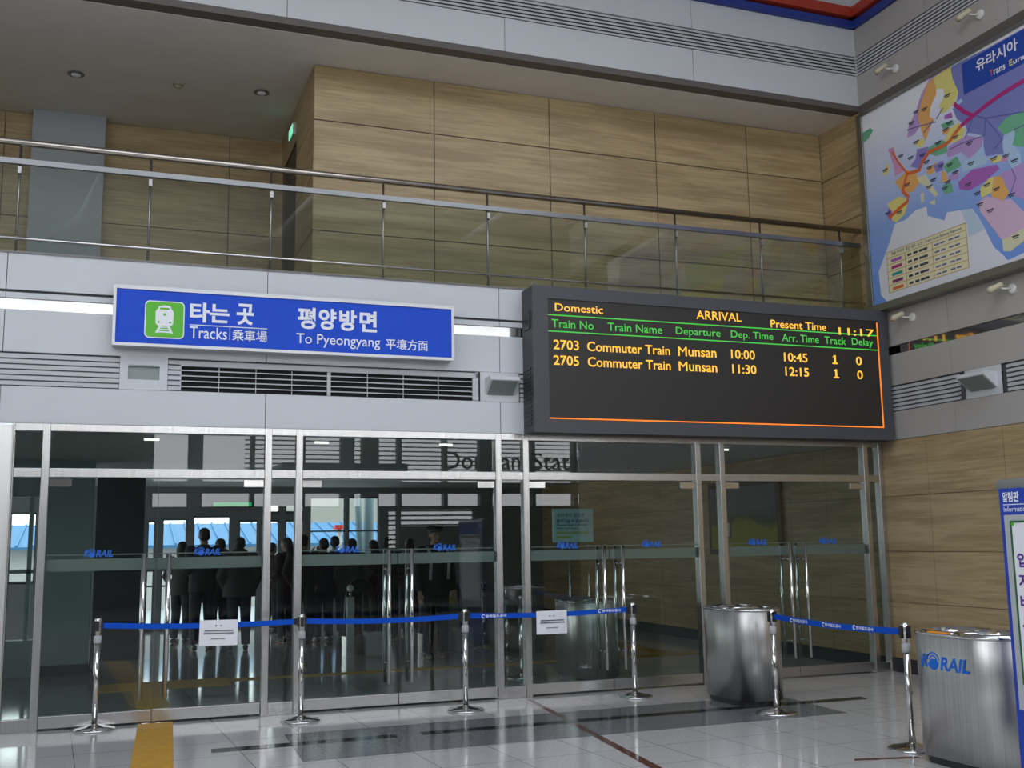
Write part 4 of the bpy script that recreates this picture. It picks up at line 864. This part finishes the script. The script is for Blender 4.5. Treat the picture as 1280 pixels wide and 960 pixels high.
def escalator(x, y, w, lab, sign):
    # the near end of one balustrade: looped black handrail over a glass and steel skirt, turned a little towards the hall
    r = tag(empty('escalator_handrail', (x, y, 0)), lab, 'escalator handrail', 'escalator handrails behind the glass')
    path = []
    for i in range(21):
        a = math.pi*(1.02-i*1.04/20); path.append((x+w*math.cos(a), y+.5*math.cos(a)*w, .72+.34*math.sin(a)))
    path = [(x-w-.02, y-.5*w, .28), (x-w-.01, y-.5*w, .5)]+path+[(x+w+.03, y+.5*w, .5), (x+w+.05, y+.5*w, .25)]
    m = MB(); m.tube(path, .042, 12); part(m, 'handrail', RUBBER, r)
    m = MB(); P = [(p[0], p[2]) for p in path]; m.prism([(a-x, b) for a, b in P], (x, y-.006, 0), (.894,.447,0), (0,0,1), (.447,-.894,0), .012); part(m, 'glass_panel', GLASS, r)
    u = Vector((.894,.447,0)); n = Vector((.447,-.894,0))
    m = MB(); m.obox(Vector((x,y,.14)), u*(w*1.2), n*.09, (0,0,.14)); part(m, 'skirt', STEEL, r)
    m = MB(); m.obox(Vector((x+w*.9, y+.3*w-.16, .16)), (.13,0,0), (0,.10,0), (0,0,.16)); part(m, 'end_box', mat('pale_plastic', (.55,.56,.55), .4), r)
    if sign:
        m = MB(); m.obox(Vector((x+.12, y-.03, .86)), u*.13, n*.008, (0,0,.17)); s_ = part(m, 'caution_plate', mat('caution_yellow', (.45,.36,.02), .5), r)
        m = MB(); m.obox(Vector((x+.12, y-.03, .86))+n*.012, u*.02, n*.002, (0,0,.07)); part(m, 'caution_mark', LETTER, s_)
escalator(3.43, 5.0, .205, 'black looped escalator handrail behind the glass, the smaller left one', False)
escalator(4.68, 5.0, .34, 'black looped escalator handrail behind the glass, with a yellow caution plate', True)
r = tag(empty('gate_post', (3.23, 4.7, 0)), 'pale grey post with a white ball top left of the escalators', 'post')
m = MB(); m.box(3.18, 4.65, 0, 3.28, 4.75, .84); part(m, 'column', mat('pale_plastic', (.55,.56,.55), .4), r, .004)
m = MB(); m.tube([(3.23, 4.7, .84), (3.23, 4.7, .92)], .018, 10); part(m, 'neck', CHROME, r)
m = MB(); m.ball((3.23, 4.7, .96), .05, 14); part(m, 'ball', SPW, r)
# painting and framed notice on the lobby's right wall
r = tag(empty('landscape_painting', (8.75, 3.05, 1.36)), 'large yellow green landscape picture on the lobby wood wall', 'picture')
m = MB(); m.box(8.715, 2.10, 1.34, 8.77, 4.0, 2.42); part(m, 'frame', mat('picture_frame', (.05,.045,.04), .5), r, .004)
pm = mat('landscape_print', (.20,.20,.05), .6)
n_ = pm.node_tree.nodes; l_ = pm.node_tree.links; t_ = n_.new('ShaderNodeTexCoord'); sp_ = n_.new('ShaderNodeSeparateXYZ'); nz_ = n_.new('ShaderNodeTexNoise'); nz_.inputs['Scale'].default_value = 3
ad_ = n_.new('ShaderNodeMath'); ad_.operation = 'MULTIPLY_ADD'; ad_.inputs[1].default_value = .5; rp_ = n_.new('ShaderNodeValToRGB')
l_.new(t_.outputs['Object'], sp_.inputs[0]); l_.new(t_.outputs['Object'], nz_.inputs['Vector']); l_.new(nz_.outputs['Fac'], ad_.inputs[0]); l_.new(sp_.outputs['Z'], ad_.inputs[2]); l_.new(ad_.outputs[0], rp_.inputs[0]); l_.new(rp_.outputs[0], n_['Principled BSDF'].inputs['Base Color'])
e = rp_.color_ramp.elements; e[0].position = .2; e[0].color = (.42,.38,.04,1); e[1].position = .95; e[1].color = (.14,.17,.22,1)
k_ = e.new(.62); k_.color = (.32,.32,.06,1); k_ = e.new(.72); k_.color = (.10,.14,.10,1)
m = MB(); m.box(8.708, 2.18, 1.42, 8.716, 3.92, 2.34); part(m, 'print', pm, r)
r = tag(empty('framed_notice', (8.75, 3.48, 1.59)), 'small white framed notice at the picture\'s left end in the lobby', 'notice')
m = MB(); m.box(8.690, 3.36, 1.59, 8.708, 3.61, 1.83); part(m, 'frame', FRAME, r)
m = MB(); m.box(8.686, 3.38, 1.61, 8.691, 3.59, 1.81); pp = part(m, 'sheet', PAPER, r)
m = MB(); m.box(8.684, 3.43, 1.66, 8.687, 3.54, 1.76); part(m, 'print', INK, pp)
r = tag(empty('exit_sign', (2.2, 10.95, 2.28)), 'green exit sign above the far lobby doorway', 'exit sign')
m = MB(); m.box(1.83, 10.93, 2.33, 2.60, 10.99, 2.44); part(m, 'case', BLACK, r)
m = MB(); m.box(1.85, 10.922, 2.345, 2.58, 10.93, 2.425); part(m, 'lit_face', mat('exit_glow', (0,.2,.05), .5, emit=(.02,.36,.12), strength=1.0), r)
TUBE = mat('lit_tube', (.8,.8,.8), .4, emit=(1,.97,.88), strength=2.0)
for x, lb in ((.36, 'above the left pair of doors'), (2.1, 'above the door with the raised hands visitor'), (3.5, 'left of the arrival board'), (7.1, 'above the rightmost pair of doors')):
    r = tag(empty('ceiling_lamp', (x, .9, 2.72)), 'short lit tube lamp on the lobby ceiling '+lb, 'lamp', 'tube lamps on the lobby ceiling')
    m = MB(); m.box(x-.08, .885, 2.69, x+.08, .915, 2.72); part(m, 'fitting', LAMPW, r)
    m = MB(); m.tube([(x-.075, .9, 2.678), (x+.075, .9, 2.678)], .011, 12); part(m, 'tube', TUBE, r)
# ------------------------------------------------------------------ people in the lobby
SKIN = mat('skin', (.48,.31,.22), .5); EYE = mat('eye', (.03,.02,.02), .3); HAIR = mat('black_hair', (.015,.013,.012), .5)
def remeshed(mb, name, mats, parent, vox, smooth=6, extra=None):
    """one continuous closed surface out of overlapping limbs"""
    ob = mb.build(name+'_raw', mats)
    md = ob.modifiers.new('r', 'REMESH'); md.mode = 'VOXEL'; md.voxel_size = vox
    sm = ob.modifiers.new('s', 'SMOOTH'); sm.factor = .5; sm.iterations = smooth
    dg = bpy.context.evaluated_depsgraph_get(); me = bpy.data.meshes.new_from_object(ob.evaluated_get(dg))
    old = ob.data; bpy.data.objects.remove(ob); bpy.data.meshes.remove(old)
    me.name = name; me.materials.clear()
    for q in (mats if isinstance(mats, (list, tuple)) else [mats]): me.materials.append(q)
    me.polygons.foreach_set('use_smooth', [True]*len(me.polygons)); me.polygons.foreach_set('material_index', [0]*len(me.polygons))
    if extra:                       # eyes etc. joined after the remesh
        bm = bmesh.new(); bm.from_mesh(me)
        vs = [bm.verts.new(v) for v in extra.v]
        for f in extra.f:
            nf = bm.faces.new([vs[i] for i in f]); nf.material_index = 1; nf.smooth = True
        bm.to_mesh(me); bm.free()
    o = bpy.data.objects.new(name, me); COL.objects.link(o); o.parent = parent
    return o
def hand(mb, w, d, side, fwd):
    """palm, four unequal bent fingers and a side thumb; w wrist, d arm direction, fwd where the thumb points"""
    d = d.normalized(); f = (fwd-d*fwd.dot(d)).normalized(); n = d.cross(f)*side
    mb.tube([w-d*.02, w+d*.02, w+d*.06, w+d*.085], [(.022,.028),(.018,.034),(.016,.042),(.013,.038)], 12)
    for k, (L_, o) in enumerate(((.070,.030),(.080,.010),(.074,-.010),(.058,-.029))):
        b = w+d*.078+f*o; c = -n*side
        mb.tube([b, b+d*L_*.45, b+d*L_*.78+c*.010, b+d*L_+c*.024], [.0105,.0098,.0092,.0075], 8)
    b = w+d*.03+f*.034
    mb.tube([b-f*.014, b+d*.028+f*.016, b+d*.056+f*.022], [.013,.011,.008], 8)
def person(lab, x, y, rz, h=1.70, jacket=(.03,.03,.035), pants=(.03,.03,.04), arms='down', hairlen=0, hood=False, cap=False, puffy=1.0, group=None, stride=.0, vest=False):
    s = h/1.70; V = Vector
    r = tag(empty('person', (x, y, 0), rz), lab, 'person', group)
    r.scale = (s, s, s)
    # local space: facing -y, height 1.70
    Sh, Hp = [V((sx*.185, .01, 1.385)) for sx in (-1, 1)], [V((sx*.09, .0, .89)) for sx in (-1, 1)]
    Kn = [V((sx*.10, -.02+sx*stride*.5, .48)) for sx in (-1, 1)]; An = [V((sx*.11, .02+sx*stride, .085)) for sx in (-1, 1)]
    poses = {'down': ((.235,.02,1.10), (.245,-.05,.85)), 'front': ((.245,.03,1.12), (.10,-.21,1.05)), 'up': ((.25,-.10,1.17), (.09,-.26,1.45)), 'pocket': ((.27,.06,1.11), (.20,-.06,.92))}
    a = poses[arms]; El = [V((sx*a[0][0], a[0][1], a[0][2])) for sx in (-1, 1)]; Wr = [V((sx*a[1][0], a[1][1], a[1][2])) for sx in (-1, 1)]
    # body: one surface, head with brow, nose, lips, chin and ears
    b = MB()
    b.ball((0, -.005, 1.605), (.072, .092, .098), 24); b.ball((0, -.030, 1.555), (.056, .066, .070), 20); b.ball((0, -.062, 1.520), (.030, .030, .024), 14)
    b.tube([(0, -.090, 1.612), (0, -.112, 1.578), (0, -.100, 1.570)], [.010, .016, .013], 10)
    b.ball((0, -.090, 1.545), (.024, .012, .008), 12); b.ball((0, -.088, 1.534), (.020, .012, .008), 12); b.ball((0, -.082, 1.632), (.052, .014, .012), 14)
    for sx in (-1, 1): b.ball((sx*.074, .008, 1.590), (.010, .020, .032), 12); b.ball((sx*.036, -.062, 1.572), (.024, .022, .022), 12)
    b.tube([(0, .020, 1.52), (0, .018, 1.44), (0, .01, 1.36)], [.054, .055, .075], 16)
    b.tube([(0,.0,.86),(0,.0,1.0),(0,.0,1.2),(0,.0,1.36),(0,.01,1.42)], [(.10,.15),(.09,.13),(.10,.15),(.095,.165),(.05,.07)], 20)
    for k, sx in ((0,-1),(1,1)):
        b.tube([Sh[k], El[k], Wr[k]], [.050, .040, .026], 12); b.ball(Sh[k], .052, 12)
        b.tube([Hp[k], Kn[k], An[k]], [.078, .052, .038], 14)
        b.tube([An[k]+V((0,.05,-.055)), An[k]+V((0,-.06,-.055)), An[k]+V((0,-.14,-.062))], [.035,.04,.025], 10)
        hand(b, Wr[k], Wr[k]-El[k], sx, V((-sx*.5,-1,.2)))
    ey = MB()
    for sx in (-1, 1): ey.ball((sx*.031, -.083, 1.604), (.013, .009, .008), 10)
    remeshed(b, 'body', [SKIN, EYE], r, .0075, 3, ey)
    J = mat('cloth_%d_%d_%d' % tuple(int(c*255) for c in jacket), jacket, .8); P_ = mat('cloth_%d_%d_%d' % tuple(int(c*255) for c in pants), pants, .8)
    j = MB(); p = puffy
    j.tube([(0,.0,.80),(0,.0,.92),(0,.0,1.10),(0,.0,1.30),(0,.01,1.40),(0,.015,1.455)], [(.135*p,.195*p),(.135*p,.19*p),(.125*p,.175*p),(.125*p,.195*p),(.10,.14),(.070,.075)], 24)
    for k in (0, 1): j.ball(Sh[k], .078*p, 14); j.tube([Sh[k], El[k], Wr[k]-(Wr[k]-El[k]).normalized()*.02], [.074*p, .064*p, .050*p], 14)
    j.tube([(.0,.02,1.43),(0,.018,1.475)], [.082,.074], 16)
    if hood: j.ball((0,.075,1.47), (.125,.085,.075), 16)
    jk = remeshed(j, 'jacket', J, r, .013, 4)
    t = MB(); t.tube([(0,0,.82),(0,0,.93)], [(.12,.16),(.115,.155)], 20)
    for k in (0, 1): t.tube([Hp[k], Kn[k], An[k]+V((0,0,.0))], [.100, .078, .066], 16)
    remeshed(t, 'trousers', P_, r, .013, 4)
    for k in (0, 1):
        sh = MB(); A = An[k]; sh.tube([A+V((0,.075,-.045)), A+V((0,0,-.040)), A+V((0,-.09,-.050)), A+V((0,-.165,-.056))], [(.036,.038),(.045,.044),(.034,.046),(.022,.036)], 14)
        remeshed(sh, 'shoe', RUBBER, r, .010, 3)
    hm = MB(); hm.ball((0, .012, 1.632), (.080, .096, .082), 22); hm.ball((0, .04, 1.585), (.078, .070, .07), 18)
    if hairlen: hm.tube([(0,.06,1.60),(0,.075,1.50),(0,.07,1.60-.13-hairlen)], [(.05,.085),(.045,.08),(.03,.06)], 14)
    remeshed(hm, 'hair', HAIR, r, .010, 3)
    if cap:
        c = MB(); c.lathe([(.092,1.645),(.098,1.675),(.118,1.715),(.108,1.735),(.04,1.742)], 0, .005, 28)
        c.prism([(-.08,-.07),(-.06,-.135),(0,-.155),(.06,-.135),(.08,-.07)], (0,0,1.645), (1,0,0), (0,1,0), (0,0,1), .008)
        cp = c.build('peaked_cap', J, r)
        c = MB(); c.lathe([(.0985,1.650),(.1000,1.672)], 0, .005, 28); c.build('cap_band', mat('cap_band', (.25,.25,.25), .6), cp)
    if vest:
        c = MB()
        for sx in (-1, 1): c.tube([(sx*.13,-.125,1.02),(sx*.13,-.15,1.22),(sx*.135,-.10,1.40),(sx*.13,.02,1.475),(sx*.13,.12,1.40),(sx*.12,.15,1.2)], [(.006,.022)]*6, 8)
        c.build('harness_straps', mat('strap_white', (.55,.55,.55), .6), r)
    return r
DK = [(.03,.03,.035), (.05,.045,.04), (.025,.03,.05), (.04,.03,.03), (.06,.06,.06)]
def at_far(px, y):     # spot on the lobby floor seen at a bearing
    ang = .36045+math.atan((px-640)/1327.4); return math.tan(ang)*(10.527+y)
def crowd(px, y, **k): k.setdefault('rz', 0); rz = k.pop('rz'); lab = k.pop('lab'); return person(lab, at_far(px, y), y, rz, **k)
GP = 'visitors in the lobby'
crowd(230, 8.3, lab='person in a dark coat, leftmost of the lobby visitors, left of the tall man', rz=2.6, h=1.66, jacket=DK[1], arms='pocket', hairlen=.06, group=GP)
crowd(256, 6.9, lab='tallest person of the lobby visitors, dark coat, before the bright doorway', rz=3.3, h=1.86, jacket=DK[0], arms='front', puffy=1.05, group=GP)
crowd(276, 7.9, lab='person in a hooded coat to the right of the tallest visitor', rz=3.6, h=1.70, jacket=DK[2], arms='pocket', hood=True, group=GP)
crowd(301, 6.6, lab='person in a wide puffy coat, standing apart left of the steel mullion', rz=3.0, h=1.71, jacket=DK[4], arms='pocket', hood=True, puffy=1.3, group=GP)
crowd(341, 9.6, lab='small distant person seen in the gap between the two steel mullions', rz=2.2, h=1.62, jacket=DK[1], arms='down', group=GP)
crowd(358, 7.6, lab='person in a dark coat just left of the second steel mullion', rz=3.9, h=1.70, jacket=DK[3], arms='front', hairlen=.1, group=GP)
crowd(379, 7.0, lab='person in a dark coat partly hidden by the second steel mullion', rz=2.7, h=1.74, jacket=DK[0], arms='pocket', group=GP)
crowd(404, 7.3, lab='person with raised hands under the large bright lobby window, left of a close neighbour', rz=3.4, h=1.68, jacket=DK[2], arms='up', puffy=1.1, group=GP)
crowd(418, 8.2, lab='person standing close behind the visitor with raised hands', rz=2.9, h=1.72, jacket=DK[1], arms='down', group=GP)
crowd(439, 7.2, lab='person in a grey coat behind the pale post with a ball top', rz=3.2, h=1.67, jacket=(.10,.095,.09), arms='pocket', hood=True, puffy=1.15, group=GP)
crowd(465, 8.0, lab='person in dark clothes behind the smaller escalator handrail', rz=3.5, h=1.64, jacket=DK[3], arms='down', hairlen=.08, group=GP)
crowd(484, 7.2, lab='person in dark clothes between the two escalator handrails, left one of the pair', rz=2.5, h=1.69, jacket=DK[0], arms='front', group=GP)
crowd(510, 8.3, lab='person in a reddish brown jacket left of the guard with a cap', rz=3.1, h=1.66, jacket=(.07,.035,.03), arms='down', hairlen=.05, group=GP)
crowd(542, 4.0, lab='guard in a peaked cap and dark uniform with pale straps', rz=.15, h=1.80, jacket=(.02,.02,.022), pants=(.02,.02,.022), arms='down', cap=True, vest=True)
